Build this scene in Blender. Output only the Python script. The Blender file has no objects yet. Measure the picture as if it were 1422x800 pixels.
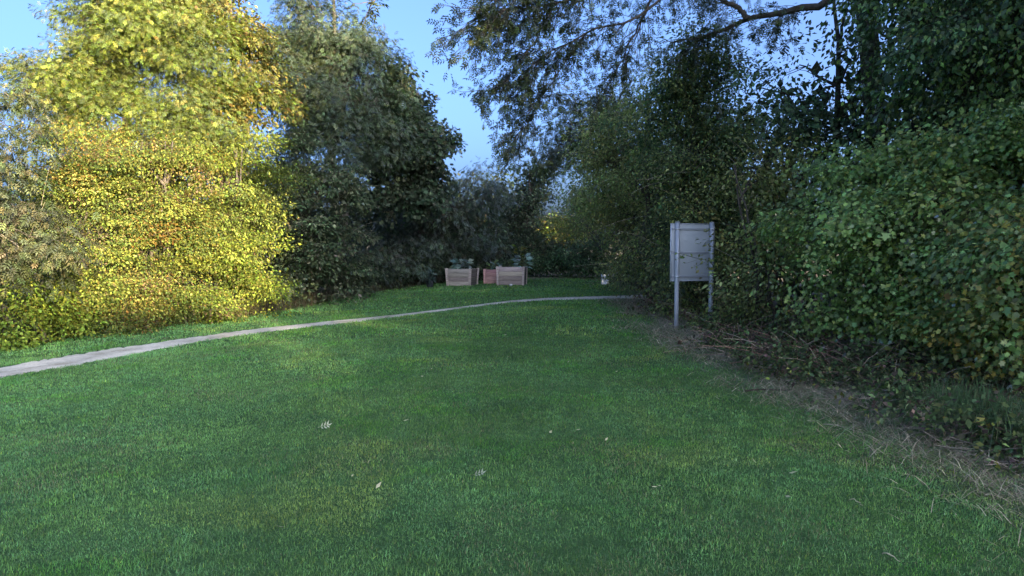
import bpy, math, random, zlib
import numpy as np
from mathutils import Vector
rng = np.random.default_rng(7)
random.seed(7)
sc = bpy.context.scene
COL = sc.collection

# ------------------------------------------------------------------ camera
F = 1000.0                        # focal length in pixels of the 1422 px wide photo
PITCH = math.radians(3.55)
CAMZ = 1.6
cam_d = bpy.data.cameras.new('camera')
cam = bpy.data.objects.new('camera', cam_d)
COL.objects.link(cam)
cam.location = (0, 0, CAMZ)
cam.rotation_euler = (math.radians(90) - PITCH, 0, 0)
cam_d.sensor_width = 36.0
cam_d.lens = 36.0 * F / 1422.0
cam_d.clip_start = 0.05
cam_d.clip_end = 3000
sc.camera = cam

# ------------------------------------------------------------------ sky and sun
SUN_AZ = np.array([0.555, -0.832])
SUN_AZ = SUN_AZ / np.linalg.norm(SUN_AZ)
SUN_EL = math.radians(11.0)
world = bpy.data.worlds.new('World')
sc.world = world
world.use_nodes = True
wn = world.node_tree.nodes
wl = world.node_tree.links
sky = wn.new('ShaderNodeTexSky')
sky.sky_type = 'NISHITA'
sky.sun_disc = False
sky.sun_elevation = SUN_EL
sky.sun_rotation = math.atan2(SUN_AZ[0], SUN_AZ[1])
sky.air_density = 0.4
sky.dust_density = 7.0
sky.ozone_density = 3.5
wl.new(sky.outputs['Color'], wn['Background'].inputs['Color'])
wn['Background'].inputs['Strength'].default_value = 0.15
sun_d = bpy.data.lights.new('sun', 'SUN')
sun_d.energy = 5.0
sun_d.angle = math.radians(0.5)
sun_d.color = (1.0, 0.80, 0.50)
sun = bpy.data.objects.new('sun', sun_d)
COL.objects.link(sun)
to_sun = Vector((SUN_AZ[0] * math.cos(SUN_EL), SUN_AZ[1] * math.cos(SUN_EL), math.sin(SUN_EL)))
sun.rotation_euler = to_sun.to_track_quat('Z', 'Y').to_euler()
sun.location = (30, -25, 20)
sc.view_settings.view_transform = 'Standard'
sc.view_settings.look = 'None'
sc.view_settings.gamma = 1.0
sc.view_settings.use_curve_mapping = False
sc.view_settings.exposure = 2.5
sc.cycles.use_denoising = True
sc.cycles.sample_clamp_indirect = 3.0
world.cycles.sampling_method = 'MANUAL'
world.cycles.sample_map_resolution = 2048
sc.cycles.max_bounces = 5
sc.cycles.diffuse_bounces = 3
sc.cycles.glossy_bounces = 2
sc.cycles.transmission_bounces = 3
sc.cycles.transparent_max_bounces = 4

# ------------------------------------------------------------------ helpers
def terrain(x, y):
    x = np.asarray(x, float); y = np.asarray(y, float)
    s = np.log1p(np.exp((-x - 1.5) * 1.2)) / 1.2          # falls away gently on one side
    s = np.minimum(s, 18)
    z = -0.055 * s
    z = z + 0.03 * np.sin(x * 0.7 + 1.0) * np.sin(y * 0.45) * np.clip((y - 2) / 4, 0, 1)
    return z

def ray(px, py):
    d = np.array([(px - 711.0) / F, math.cos(PITCH) + math.sin(PITCH) * (400 - py) / F,
                  -math.sin(PITCH) + math.cos(PITCH) * (400 - py) / F])
    return d

def P(px, py, Y):
    d = ray(px, py)
    t = Y / d[1]
    return np.array([d[0] * t, Y, CAMZ + d[2] * t])

def G(px, py):
    d = ray(px, py)
    t = 1.0
    for _ in range(4000):
        p = d * t
        if CAMZ + p[2] < terrain(p[0], p[1]):
            break
        t += 0.02
    return np.array([p[0], p[1], float(terrain(p[0], p[1]))])

def V(a):
    return Vector((float(a[0]), float(a[1]), float(a[2])))

def nrm(a):
    return a / np.maximum(np.linalg.norm(a, axis=-1, keepdims=True), 1e-9)

_grids = {}
def vnoise(x, y, scale, seed):
    if seed not in _grids:
        _grids[seed] = np.random.default_rng(1000 + seed).random((128, 128))
    g = _grids[seed]
    u = np.asarray(x) / scale; v = np.asarray(y) / scale
    i = np.floor(u).astype(int); j = np.floor(v).astype(int)
    fu = u - i; fv = v - j
    fu = fu * fu * (3 - 2 * fu); fv = fv * fv * (3 - 2 * fv)
    a = g[i % 128, j % 128]; b = g[(i + 1) % 128, j % 128]
    c = g[i % 128, (j + 1) % 128]; d = g[(i + 1) % 128, (j + 1) % 128]
    return (a * (1 - fu) + b * fu) * (1 - fv) + (c * (1 - fu) + d * fu) * fv

def link(name, me, mat=None, parent=None):
    o = bpy.data.objects.new(name, me)
    COL.objects.link(o)
    if mat is not None:
        me.materials.append(mat)
    if parent is not None:
        o.parent = parent
    return o

def raw_mesh(name, verts, faces, col=None, smooth=False):
    """verts (N,3), faces (M,k) arrays; col (N,3) per-vertex leaf colour."""
    me = bpy.data.meshes.new(name)
    verts = np.ascontiguousarray(verts, dtype=np.float32)
    faces = np.ascontiguousarray(faces, dtype=np.int32)
    n, (m, k) = len(verts), faces.shape
    me.vertices.add(n)
    me.vertices.foreach_set('co', verts.ravel())
    me.loops.add(m * k)
    me.loops.foreach_set('vertex_index', faces.ravel())
    me.polygons.add(m)
    me.polygons.foreach_set('loop_start', np.arange(0, m * k, k, dtype=np.int32))
    me.polygons.foreach_set('loop_total', np.full(m, k, dtype=np.int32))
    if smooth:
        me.polygons.foreach_set('use_smooth', np.ones(m, dtype=bool))
    if col is not None:
        at = me.attributes.new('tint', 'FLOAT_COLOR', 'POINT')
        c4 = np.ones((n, 4), dtype=np.float32)
        c4[:, :3] = col
        at.data.foreach_set('color', c4.ravel())
    me.update(calc_edges=True)
    me.validate()
    return me

class MB:
    """collects tubes, boxes and leaves into one mesh (quads)"""
    def __init__(self):
        self.v = []; self.f = []; self.c = []; self.n = 0
    def add(self, v, f, c=None):
        v = np.asarray(v, float); f = np.asarray(f, int)
        self.v.append(v); self.f.append(f + self.n); self.n += len(v)
        self.c.append(np.broadcast_to(np.array(c if c is not None else (1, 1, 1), float), (len(v), 3)))
    def tube(self, pts, r0, r1=None, sides=5, c=None, cap=True):
        pts = np.asarray(pts, float)
        n = len(pts)
        if r1 is None: r1 = r0
        rad = np.asarray(r0, float) if np.ndim(r0) else np.linspace(r0, r1, n)
        tan = nrm(np.gradient(pts, axis=0))
        ref = np.array([0.31, 0.17, 0.93]) if abs(tan[0][2]) < 0.8 else np.array([0.97, 0.2, 0.1])
        a = nrm(np.cross(tan, ref)); b = np.cross(tan, a)
        th = np.arange(sides) * 2 * np.pi / sides
        ring = pts[:, None, :] + rad[:, None, None] * (np.cos(th)[None, :, None] * a[:, None, :] + np.sin(th)[None, :, None] * b[:, None, :])
        v = ring.reshape(-1, 3)
        f = []
        for i in range(n - 1):
            for j in range(sides):
                k = (j + 1) % sides
                f.append((i * sides + j, i * sides + k, (i + 1) * sides + k, (i + 1) * sides + j))
        if cap and sides == 4:
            f.append((3, 2, 1, 0)); f.append(tuple((n - 1) * 4 + q for q in range(4)))
        elif cap:
            for base, flip in ((0, True), ((n - 1) * sides, False)):
                v = np.vstack([v, v[base:base + sides].mean(0)])
                ci = len(v) - 1
                for j in range(0, sides, 2):
                    q = (ci, base + j, base + (j + 1) % sides, base + (j + 2) % sides) if j + 1 < sides else None
                    if q is None or q[3] == q[1]:
                        q = (ci, base + j, base + (j + 1) % sides, ci)
                    if len(set(q)) == 4:
                        f.append(q[::-1] if flip else q)
        self.add(v, f, c)
    def box(self, lo, hi, c=None, M=None, taper=None):
        lo = np.asarray(lo, float); hi = np.asarray(hi, float)
        v = np.array([(x, y, z) for z in (lo[2], hi[2]) for y in (lo[1], hi[1]) for x in (lo[0], hi[0])])
        if M is not None: v = v @ np.asarray(M)[:3, :3].T + np.asarray(M)[:3, 3]
        f = [(0, 2, 3, 1), (4, 5, 7, 6), (0, 1, 5, 4), (2, 6, 7, 3), (0, 4, 6, 2), (1, 3, 7, 5)]
        self.add(v, f, c)
    def build(self, name, mat, parent=None, smooth=False, bevel=0):
        v = np.vstack(self.v); f = np.vstack(self.f); c = np.vstack(self.c)
        me = raw_mesh(name, v, f, c, smooth)
        o = link(name, me, mat, parent)
        if bevel:
            b = o.modifiers.new('bevel', 'BEVEL'); b.width = bevel; b.segments = 2; b.limit_method = 'ANGLE'
        return o

def tag(o, label=None, cat=None, group=None, kind=None):
    if label: o['label'] = label
    if cat: o['category'] = cat
    if group: o['group'] = group
    if kind: o['kind'] = kind
    return o

def empty(name, loc, label, cat, group=None, rz=0):
    o = bpy.data.objects.new(name, None)
    COL.objects.link(o)
    o.location = V(loc); o.rotation_euler = (0, 0, rz)
    o.empty_display_size = 0.2
    return tag(o, label, cat, group)

def copy_thing(root, loc, label=None, rz=0, scale=1.0):
    r = root.copy(); COL.objects.link(r)
    r.location = V(loc); r.rotation_euler = (0, 0, rz); r.scale = (scale,) * 3
    if label: r['label'] = label
    for ch in list(root.children):
        c = ch.copy(); COL.objects.link(c); c.parent = r
        for g in ch.children:
            d = g.copy(); COL.objects.link(d); d.parent = c
    return r

# ------------------------------------------------------------------ materials
def new_mat(name):
    m = bpy.data.materials.new(name); m.use_nodes = True
    m.node_tree.nodes.clear()
    return m, m.node_tree.nodes, m.node_tree.links

def leaf_material(name, gloss=0.08, rough=0.45, trans=0.35, noise=0.25):
    m, n, l = new_mat(name)
    out = n.new('ShaderNodeOutputMaterial')
    at = n.new('ShaderNodeAttribute'); at.attribute_name = 'tint'
    tc = n.new('ShaderNodeTexCoord')
    nz = n.new('ShaderNodeTexNoise'); nz.inputs['Scale'].default_value = 9.0; nz.inputs['Detail'].default_value = 3
    l.new(tc.outputs['Object'], nz.inputs['Vector'])
    mr = n.new('ShaderNodeMapRange'); mr.inputs[1].default_value = 0.3; mr.inputs[2].default_value = 0.7
    mr.inputs[3].default_value = 1 - noise; mr.inputs[4].default_value = 1 + noise
    l.new(nz.outputs['Fac'], mr.inputs[0])
    mx = n.new('ShaderNodeMix'); mx.data_type = 'RGBA'; mx.blend_type = 'MULTIPLY'; mx.inputs['Factor'].default_value = 1
    l.new(at.outputs['Color'], mx.inputs['A']); l.new(mr.outputs[0], mx.inputs['B'])
    d = n.new('ShaderNodeBsdfDiffuse'); l.new(mx.outputs['Result'], d.inputs['Color'])
    t = n.new('ShaderNodeBsdfTranslucent')
    hs = n.new('ShaderNodeHueSaturation'); hs.inputs['Saturation'].default_value = 1.2; hs.inputs['Value'].default_value = 1.3
    hs.inputs['Hue'].default_value = 0.49
    l.new(mx.outputs['Result'], hs.inputs['Color']); l.new(hs.outputs['Color'], t.inputs['Color'])
    s1 = n.new('ShaderNodeMixShader'); s1.inputs[0].default_value = trans
    l.new(d.outputs[0], s1.inputs[1]); l.new(t.outputs[0], s1.inputs[2])
    g = n.new('ShaderNodeBsdfGlossy'); g.inputs['Roughness'].default_value = rough
    s2 = n.new('ShaderNodeMixShader')
    fr = n.new('ShaderNodeLayerWeight'); fr.inputs['Blend'].default_value = 0.35
    mm = n.new('ShaderNodeMath'); mm.operation = 'MULTIPLY'; mm.inputs[1].default_value = gloss * 2
    l.new(fr.outputs['Fresnel'], mm.inputs[0]); l.new(mm.outputs[0], s2.inputs[0])
    l.new(s1.outputs[0], s2.inputs[1]); l.new(g.outputs[0], s2.inputs[2])
    l.new(s2.outputs[0], out.inputs['Surface'])
    return m

def tinted(name, rough=0.8, scale=(8, 8, 8), amount=0.35, bump=0.3, spec=0.3, detail=5, metallic=0.0):
    """principled surface: mesh tint times procedural noise, with bump"""
    m, n, l = new_mat(name)
    out = n.new('ShaderNodeOutputMaterial'); p = n.new('ShaderNodeBsdfPrincipled')
    at = n.new('ShaderNodeAttribute'); at.attribute_name = 'tint'
    tc = n.new('ShaderNodeTexCoord'); mp = n.new('ShaderNodeMapping'); mp.inputs['Scale'].default_value = scale
    nz = n.new('ShaderNodeTexNoise'); nz.inputs['Scale'].default_value = 1.0; nz.inputs['Detail'].default_value = detail
    nz.inputs['Roughness'].default_value = 0.65
    l.new(tc.outputs['Object'], mp.inputs['Vector']); l.new(mp.outputs[0], nz.inputs['Vector'])
    mr = n.new('ShaderNodeMapRange'); mr.inputs[1].default_value = 0.3; mr.inputs[2].default_value = 0.7
    mr.inputs[3].default_value = 1 - amount; mr.inputs[4].default_value = 1 + amount
    l.new(nz.outputs['Fac'], mr.inputs[0])
    mx = n.new('ShaderNodeMix'); mx.data_type = 'RGBA'; mx.blend_type = 'MULTIPLY'; mx.inputs['Factor'].default_value = 1
    l.new(at.outputs['Color'], mx.inputs['A']); l.new(mr.outputs[0], mx.inputs['B'])
    l.new(mx.outputs['Result'], p.inputs['Base Color'])
    p.inputs['Roughness'].default_value = rough; p.inputs['Specular IOR Level'].default_value = spec
    p.inputs['Metallic'].default_value = metallic
    bp = n.new('ShaderNodeBump'); bp.inputs['Strength'].default_value = bump; bp.inputs['Distance'].default_value = 0.02
    l.new(nz.outputs['Fac'], bp.inputs['Height']); l.new(bp.outputs[0], p.inputs['Normal'])
    l.new(p.outputs[0], out.inputs['Surface'])
    return m

M_LEAF = leaf_material('leaf', gloss=0.06, rough=0.5, trans=0.42)
M_GLOSSLEAF = leaf_material('glossy_leaf', gloss=0.17, rough=0.4, trans=0.38)
M_GRASS = leaf_material('grass_blade', gloss=0.06, rough=0.5, trans=0.3, noise=0.12)
M_BARK = tinted('bark', 0.9, (14, 14, 3), 0.45, 0.8, 0.15)
M_WOOD = tinted('weathered_wood', 0.85, (3, 40, 40), 0.3, 0.3, 0.2)
M_METAL = tinted('galvanised_steel', 0.5, (6, 6, 6), 0.10, 0.05, 0.5, metallic=0.25)
M_ALU = tinted('aluminium_panel', 0.55, (2, 2, 5), 0.03, 0.02, 0.4, metallic=0.15)
M_PLASTIC = tinted('white_plastic', 0.5, (5, 5, 5), 0.06, 0.05, 0.4)
M_SOIL = tinted('soil', 1.0, (20, 20, 20), 0.5, 0.8, 0.1)

# ------------------------------------------------------------------ lawn outline
path_up = [(-260, 552), (-100, 528), (0, 510), (70, 498.5), (141, 487), (254, 471), (350, 457.5), (460, 446), (560, 436.3), (632, 427.6), (680, 421.4), (713, 417.4), (763, 413.8), (800, 412.4), (830, 411.6), (871, 410.2), (905, 409.4)]
path_lo = [(-260, 580), (-100, 546), (0, 525.5), (75, 512), (145, 500), (290, 472.5), (370, 461.5), (460, 451), (560, 439.0), (632, 430.0), (680, 423.6), (713, 420.0), (763, 417.0), (800, 416.4), (830, 416.2), (871, 415.4), (905, 415)]
pu = np.array([G(*p) for p in path_up]); pl = np.array([G(*p) for p in path_lo])
def in_path(x, y, grow=0.0):
    yu = np.interp(x, pu[:, 0], pu[:, 1]) + grow
    yl = np.interp(x, pl[:, 0], pl[:, 1]) - grow
    return (y < yu) & (y > yl) & (x < 4.6)

left_edge = np.array([G(*p) for p in [(-200, 512), (0, 482), (100, 466), (200, 455), (300, 444), (380, 431), (480, 412), (560, 398), (600, 392), (660, 389.5), (700, 388.5), (760, 387.5), (830, 387)]])
right_edge_y = np.array([-3, 3, 4.5, 6.2, 7.9, 9.5, 12.1, 15, 18, 20.5, 22.5, 26, 30, 34])
right_edge_x = np.array([3.2, 3.2, 3.3, 3.15, 2.95, 2.75, 2.6, 2.8, 3.0, 3.1, 3.7, 3.8, 3.8, 3.8])
def lawn_inside(x, y, jitter=0.0):
    """signed metres inside the lawn (positive) for arrays x, y"""
    n1 = vnoise(x, y, 0.9, 3) - 0.5
    r = np.interp(y, right_edge_y, right_edge_x) - x + n1 * 0.7
    le = left_edge
    far = np.interp(x, le[:, 0], le[:, 1])        # the hedge foot seen along y
    a = far - y + n1 * 0.5
    return np.minimum(r, a * 0.8)

# ------------------------------------------------------------------ ground
xs = np.concatenate([[-700, -400, -200, -110, -70, -45, -34, -26], np.arange(-20, 10, 0.22), [12, 16, 22, 32, 50, 90, 180, 400, 700]])
ys = np.concatenate([[-500, -200, -80, -40, -20, -10, -5], np.arange(-2, 38, 0.22), [42, 48, 56, 70, 95, 150, 260, 450, 900]])
gx, gy = np.meshgrid(xs, ys)
gz = terrain(gx, gy)
ins = lawn_inside(gx.ravel(), gy.ravel())
soil = np.clip(0.45 - ins * 0.9, 0, 1)
ground_v = np.stack([gx.ravel(), gy.ravel(), gz.ravel()], 1)
ny, nx = gx.shape
ii = np.arange(ny - 1)[:, None] * nx + np.arange(nx - 1)[None, :]
ground_f = np.stack([ii, ii + 1, ii + nx + 1, ii + nx], -1).reshape(-1, 4)
me = raw_mesh('lawn_ground', ground_v, ground_f, None, True)
at = me.attributes.new('soil', 'FLOAT', 'POINT'); at.data.foreach_set('value', soil.astype(np.float32))
m, n, l = new_mat('lawn_ground')
out = n.new('ShaderNodeOutputMaterial'); p = n.new('ShaderNodeBsdfPrincipled')
tc = n.new('ShaderNodeTexCoord')
def noise(scale, detail=4, rough=0.6):
    q = n.new('ShaderNodeTexNoise'); q.inputs['Scale'].default_value = scale; q.inputs['Detail'].default_value = detail
    q.inputs['Roughness'].default_value = rough
    l.new(tc.outputs['Object'], q.inputs['Vector']); return q
def ramp(src, stops):
    r = n.new('ShaderNodeValToRGB')
    while len(r.color_ramp.elements) < len(stops): r.color_ramp.elements.new(0.5)
    for e, (pos, c) in zip(r.color_ramp.elements, stops):
        e.position = pos; e.color = (*c, 1)
    l.new(src, r.inputs[0]); return r
n1 = noise(60, 6, 0.7); n2 = noise(0.8, 4); n3 = noise(35, 6, 0.75)
g1 = ramp(n1.outputs['Fac'], [(0.3, (0.03, 0.06, 0.025)), (0.55, (0.06, 0.13, 0.05)), (0.75, (0.10, 0.17, 0.07))])
g2 = ramp(n2.outputs['Fac'], [(0.35, (0.75, 0.8, 0.75)), (0.65, (1.2, 1.15, 1.0))])
mg = n.new('ShaderNodeMix'); mg.data_type = 'RGBA'; mg.blend_type = 'MULTIPLY'; mg.inputs['Factor'].default_value = 1
l.new(g1.outputs[0], mg.inputs['A']); l.new(g2.outputs[0], mg.inputs['B'])
s1 = ramp(n3.outputs['Fac'], [(0.3, (0.07, 0.057, 0.043)), (0.55, (0.18, 0.15, 0.11)), (0.75, (0.32, 0.27, 0.20))])
sa = n.new('ShaderNodeAttribute'); sa.attribute_name = 'soil'
ms = n.new('ShaderNodeMix'); ms.data_type = 'RGBA'
l.new(sa.outputs['Fac'], ms.inputs['Factor']); l.new(mg.outputs['Result'], ms.inputs['A']); l.new(s1.outputs[0], ms.inputs['B'])
l.new(ms.outputs['Result'], p.inputs['Base Color'])
p.inputs['Roughness'].default_value = 0.95; p.inputs['Specular IOR Level'].default_value = 0.1
bp = n.new('ShaderNodeBump'); bp.inputs['Strength'].default_value = 0.8; bp.inputs['Distance'].default_value = 0.03
l.new(n1.outputs['Fac'], bp.inputs['Height']); l.new(bp.outputs[0], p.inputs['Normal'])
l.new(p.outputs[0], out.inputs['Surface'])
o = link('lawn', me, m); tag(o, kind='structure')

# ------------------------------------------------------------------ gravel path
K = 260
def resample(poly, k):
    d = np.concatenate([[0], np.cumsum(np.linalg.norm(np.diff(poly, axis=0), axis=1))])
    t = np.linspace(0, d[-1], k)
    q = np.stack([np.interp(t, d, poly[:, i]) for i in range(3)], 1)
    w = np.ones(9) / 9
    for i in (0, 1):
        e = np.pad(q[:, i], 4, mode='edge'); q[:, i] = np.convolve(e, w, 'valid')
    return q
ru, rl = resample(pu, K), resample(pl, K)
W = 9
pv = []
for i in range(K):
    for j in range(W):
        a = j / (W - 1)
        q = rl[i] * (1 - a) + ru[i] * a
        if j in (0, W - 1):
            q = q + (ru[i] - rl[i]) * (0.22 * (rng.random() - 0.5))
        pv.append((q[0], q[1], float(terrain(q[0], q[1])) + (0.012 if 0 < j < W - 1 else 0.002)))
pf = [(i * W + j, i * W + j + 1, (i + 1) * W + j + 1, (i + 1) * W + j) for i in range(K - 1) for j in range(W - 1)]
me = raw_mesh('path', np.array(pv), np.array(pf)[:, ::-1], None, True)
m, n, l = new_mat('gravel')
out = n.new('ShaderNodeOutputMaterial'); p = n.new('ShaderNodeBsdfPrincipled'); tc = n.new('ShaderNodeTexCoord')
n1 = noise(28, 8, 0.8); n2 = noise(1.3, 6, 0.7)
g1 = ramp(n1.outputs['Fac'], [(0.32, (0.32, 0.285, 0.235)), (0.5, (0.64, 0.58, 0.49)), (0.68, (0.78, 0.72, 0.62))])
g2 = ramp(n2.outputs['Fac'], [(0.35, (0.55, 0.52, 0.46)), (0.6, (1.08, 1.06, 1.02))])
mg = n.new('ShaderNodeMix'); mg.data_type = 'RGBA'; mg.blend_type = 'MULTIPLY'; mg.inputs['Factor'].default_value = 1
l.new(g1.outputs[0], mg.inputs['A']); l.new(g2.outputs[0], mg.inputs['B'])
l.new(mg.outputs['Result'], p.inputs['Base Color']); p.inputs['Roughness'].default_value = 0.95
bp = n.new('ShaderNodeBump'); bp.inputs['Strength'].default_value = 0.6; bp.inputs['Distance'].default_value = 0.015
l.new(n1.outputs['Fac'], bp.inputs['Height']); l.new(bp.outputs[0], p.inputs['Normal'])
l.new(p.outputs[0], out.inputs['Surface'])
o = link('path', me, m); tag(o, kind='structure')

# ------------------------------------------------------------------ leaves and trees
def template(kind):
    if kind == 'oval':
        v = [(0, 0, 0), (0.45, -0.30, 0.06), (1, 0, -0.06), (0.45, 0.30, 0.06)]
        f = [(0, 1, 2, 3)]
    elif kind == 'long':
        v = [(0, 0, 0), (0.42, -0.17, 0.04), (1, 0, -0.14), (0.42, 0.17, 0.04)]
        f = [(0, 1, 2, 3)]
    elif kind == 'lobed':        # maple-like outline: five lobes
        pts = [(0.0, 0.0), (0.10, -0.42), (0.42, -0.26), (0.62, -0.52), (0.70, -0.20), (1.0, 0.0), (0.70, 0.20), (0.62, 0.52), (0.42, 0.26), (0.10, 0.42)]
        v = [(x, y, 0.10 * abs(y) - 0.12 * x * x) for x, y in pts] + [(0.40, 0, 0.0)]
        c = 10
        f = [(c, 0, 1, 2), (c, 2, 3, 4), (c, 4, 5, 6), (c, 6, 7, 8), (c, 8, 9, 0)]
    elif kind == 'compound':     # ash-like leaf: three pairs of leaflets and an end one
        v = []; f = []
        def leaflet(x, y, dx, dy, s):
            b = len(v)
            px_, py_ = -dy, dx
            z0 = -0.15 * x * x
            v.extend([(x, y, z0), (x + dx * s * .45 + px_ * s * .17, y + dy * s * .45 + py_ * s * .17, z0 + .02),
                      (x + dx * s, y + dy * s, z0 - .09), (x + dx * s * .45 - px_ * s * .17, y + dy * s * .45 - py_ * s * .17, z0 + .02)])
            f.append((b, b + 1, b + 2, b + 3))
        for t, s in ((0.25, .30), (0.45, .36), (0.65, .36)):
            leaflet(t, 0, .5, .86, s); leaflet(t, 0, .5, -.86, s)
        leaflet(0.68, 0, 1, 0, .38)
        b = len(v); v.extend([(0, -.008, 0), (0.7, -.006, -.07), (0.7, .006, -.07), (0, .008, 0)]); f.append((b, b + 1, b + 2, b + 3))
    return np.array(v, float), np.array(f, int)

def place_leaves(kind, pos, d, nn, size, cols):
    tv, tf = template(kind)
    d = nrm(d); side = nrm(np.cross(nn, d)); nn = np.cross(d, side)
    k = len(tv)
    v = pos[:, None, :] + size[:, None, None] * (tv[None, :, 0:1] * d[:, None, :] + tv[None, :, 1:2] * side[:, None, :] + tv[None, :, 2:3] * nn[:, None, :])
    f = (np.arange(len(pos)) * k)[:, None, None] + tf[None]
    c = np.repeat(cols, k, axis=0)
    return v.reshape(-1, 3), f.reshape(-1, tf.shape[1]), c

def pick_colours(pal, idx_cluster, n_clusters, spread=0.34, cl_spread=0.24, mixp=0.35):
    cols = np.array([p[0] for p in pal], float); w = np.array([p[1] for p in pal], float); w /= w.sum()
    cb = rng.choice(len(pal), n_clusters, p=w)
    cf = np.exp(rng.normal(0, cl_spread, n_clusters))
    li = cb[idx_cluster]
    sw = rng.random(len(idx_cluster)) < mixp
    li = np.where(sw, rng.choice(len(pal), len(li), p=w), li)
    c = cols[li] * cf[idx_cluster][:, None] * np.exp(rng.normal(0, spread, len(li)))[:, None]
    c = c * np.exp(rng.normal(0, 0.08, (len(li), 3)))
    return np.clip(c, 0.004, 0.6)

def blob_clusters(c, r, n, shell=0.4, lump=0.28, lobe=9):
    """clusters gathered into flattened boughs spread over a lumpy ellipsoid, plus some deep inside"""
    k = rng.normal(size=(3, 3)) * 3.0
    ph = rng.random(6) * 6.28
    def surf(u, rad):
        lum = sum(np.sin(u @ k[i] + ph[i]) for i in range(3)) / 3
        return rad * (1 + lump * lum + rng.normal(0, 0.05, len(u)))
    nl = max(4, n // lobe)
    ul = nrm(rng.normal(size=(nl, 3)))
    rl = surf(ul, shell + (1 - shell) * rng.random(nl) ** 0.5)
    cl = c + ul * r * rl[:, None]
    which = rng.integers(nl, size=n)
    sz = 0.20 * float(np.min(r)) + 0.13
    off = rng.normal(size=(n, 3)) * sz * np.array([1.15, 1.0, 0.42])
    out = ul[which] * np.array([1, 1, 0])
    along = (off * out).sum(1)
    off[:, 2] -= 0.35 * np.maximum(along, 0)                 # boughs droop outwards
    pos = cl[which] + off
    u = nrm((pos - c) / r)
    deep = rng.random(n) < 0.22
    ud = nrm(rng.normal(size=(n, 3)))
    pos[deep] = (c + ud * r * (0.75 * rng.random(n) ** 0.5)[:, None])[deep]
    u[deep] = ud[deep]
    return pos, u

def foliage(blobs, kind, leaf, per, L, pal, dens=2.0, droop=0.25, flat=0.6, spread=0.3, shell=0.4, lump=0.3, min_h=0.12, up=1.0, mixp=0.35, lobe=9, outw=0.55):
    """blobs: (centre, radii, density factor). Returns leaf mesh arrays and the cluster points."""
    CP = []; CU = []
    for (c, r, df) in blobs:
        area = 4 * np.pi * ((r[0] * r[1]) ** 1.6 + (r[0] * r[2]) ** 1.6 + (r[1] * r[2]) ** 1.6) ** (1 / 1.6) / 3 ** (1 / 1.6)
        n = max(4, int(area * dens * df * 1.5))
        pos, u = blob_clusters(np.asarray(c), np.asarray(r), n, shell, lump, lobe)
        CP.append(pos); CU.append(u)
    CP = np.vstack(CP); CU = np.vstack(CU)
    ok = CP[:, 2] > terrain(CP[:, 0], CP[:, 1]) + min_h
    CP, CU = CP[ok], CU[ok]
    nc = len(CP)
    ax = nrm(CU * np.array([1, 1, 0.55]) + rng.normal(0, 0.45, (nc, 3)) + np.array([0, 0, -droop]))
    m = np.maximum(3, rng.poisson(per, nc) * (0.5 + rng.random(nc))).astype(int)
    idx = np.repeat(np.arange(nc), m)
    N = len(idx)
    t = rng.random(N)
    lat = rng.normal(size=(N, 3))
    a = ax[idx]
    lat = lat - (lat * a).sum(1, keepdims=True) * a
    lat[:, 2] *= flat
    latd = nrm(lat)
    pos = CP[idx] + a * (L * (t - 0.4))[:, None] + lat * (spread * (1.1 - 0.6 * t))[:, None]
    pos[:, 2] -= droop * 0.5 * L * t * t
    d = nrm(a * 0.6 + latd * 0.8 + rng.normal(0, 0.4, (N, 3)) + np.array([0, 0, -0.25 - droop]))
    nn = nrm(np.array([0, 0, up]) + CU[idx] * outw + rng.normal(0, 0.45, (N, 3)))
    size = leaf * np.exp(rng.normal(0, 0.22, N))
    ok = pos[:, 2] > terrain(pos[:, 0], pos[:, 1]) + 0.03
    pos, d, nn, size, idx = pos[ok], d[ok], nn[ok], size[ok], idx[ok]
    cols = pick_colours(pal, idx, nc, mixp=mixp)
    return place_leaves(kind, pos, d, nn, size, cols), CP

def px_blob(b):
    """(px, py, Y, rx_px, ry_px[, density[, depth factor]]) -> centre, radii in metres"""
    px, py, Y, rx, ry = b[:5]
    df = b[5] if len(b) > 5 else 1.0
    dd = b[6] if len(b) > 6 else 1.0
    c = P(px, py, Y)
    return c, np.array([rx * Y / F, max(rx, ry) * Y / F * 0.8 * dd, ry * Y / F]), df

def wiggle(a, b, k=7, amp=0.08, sag=0.0):
    a = np.asarray(a, float); b = np.asarray(b, float)
    t = np.linspace(0, 1, k)[:, None]
    L = np.linalg.norm(b - a)
    off = rng.normal(0, 1, (k, 3)) * amp * L * np.sin(np.pi * t) * 0.6
    p = a + (b - a) * t + off
    p[:, 2] += (np.sin(np.pi * t) * sag * L)[:, 0]
    return p

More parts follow.
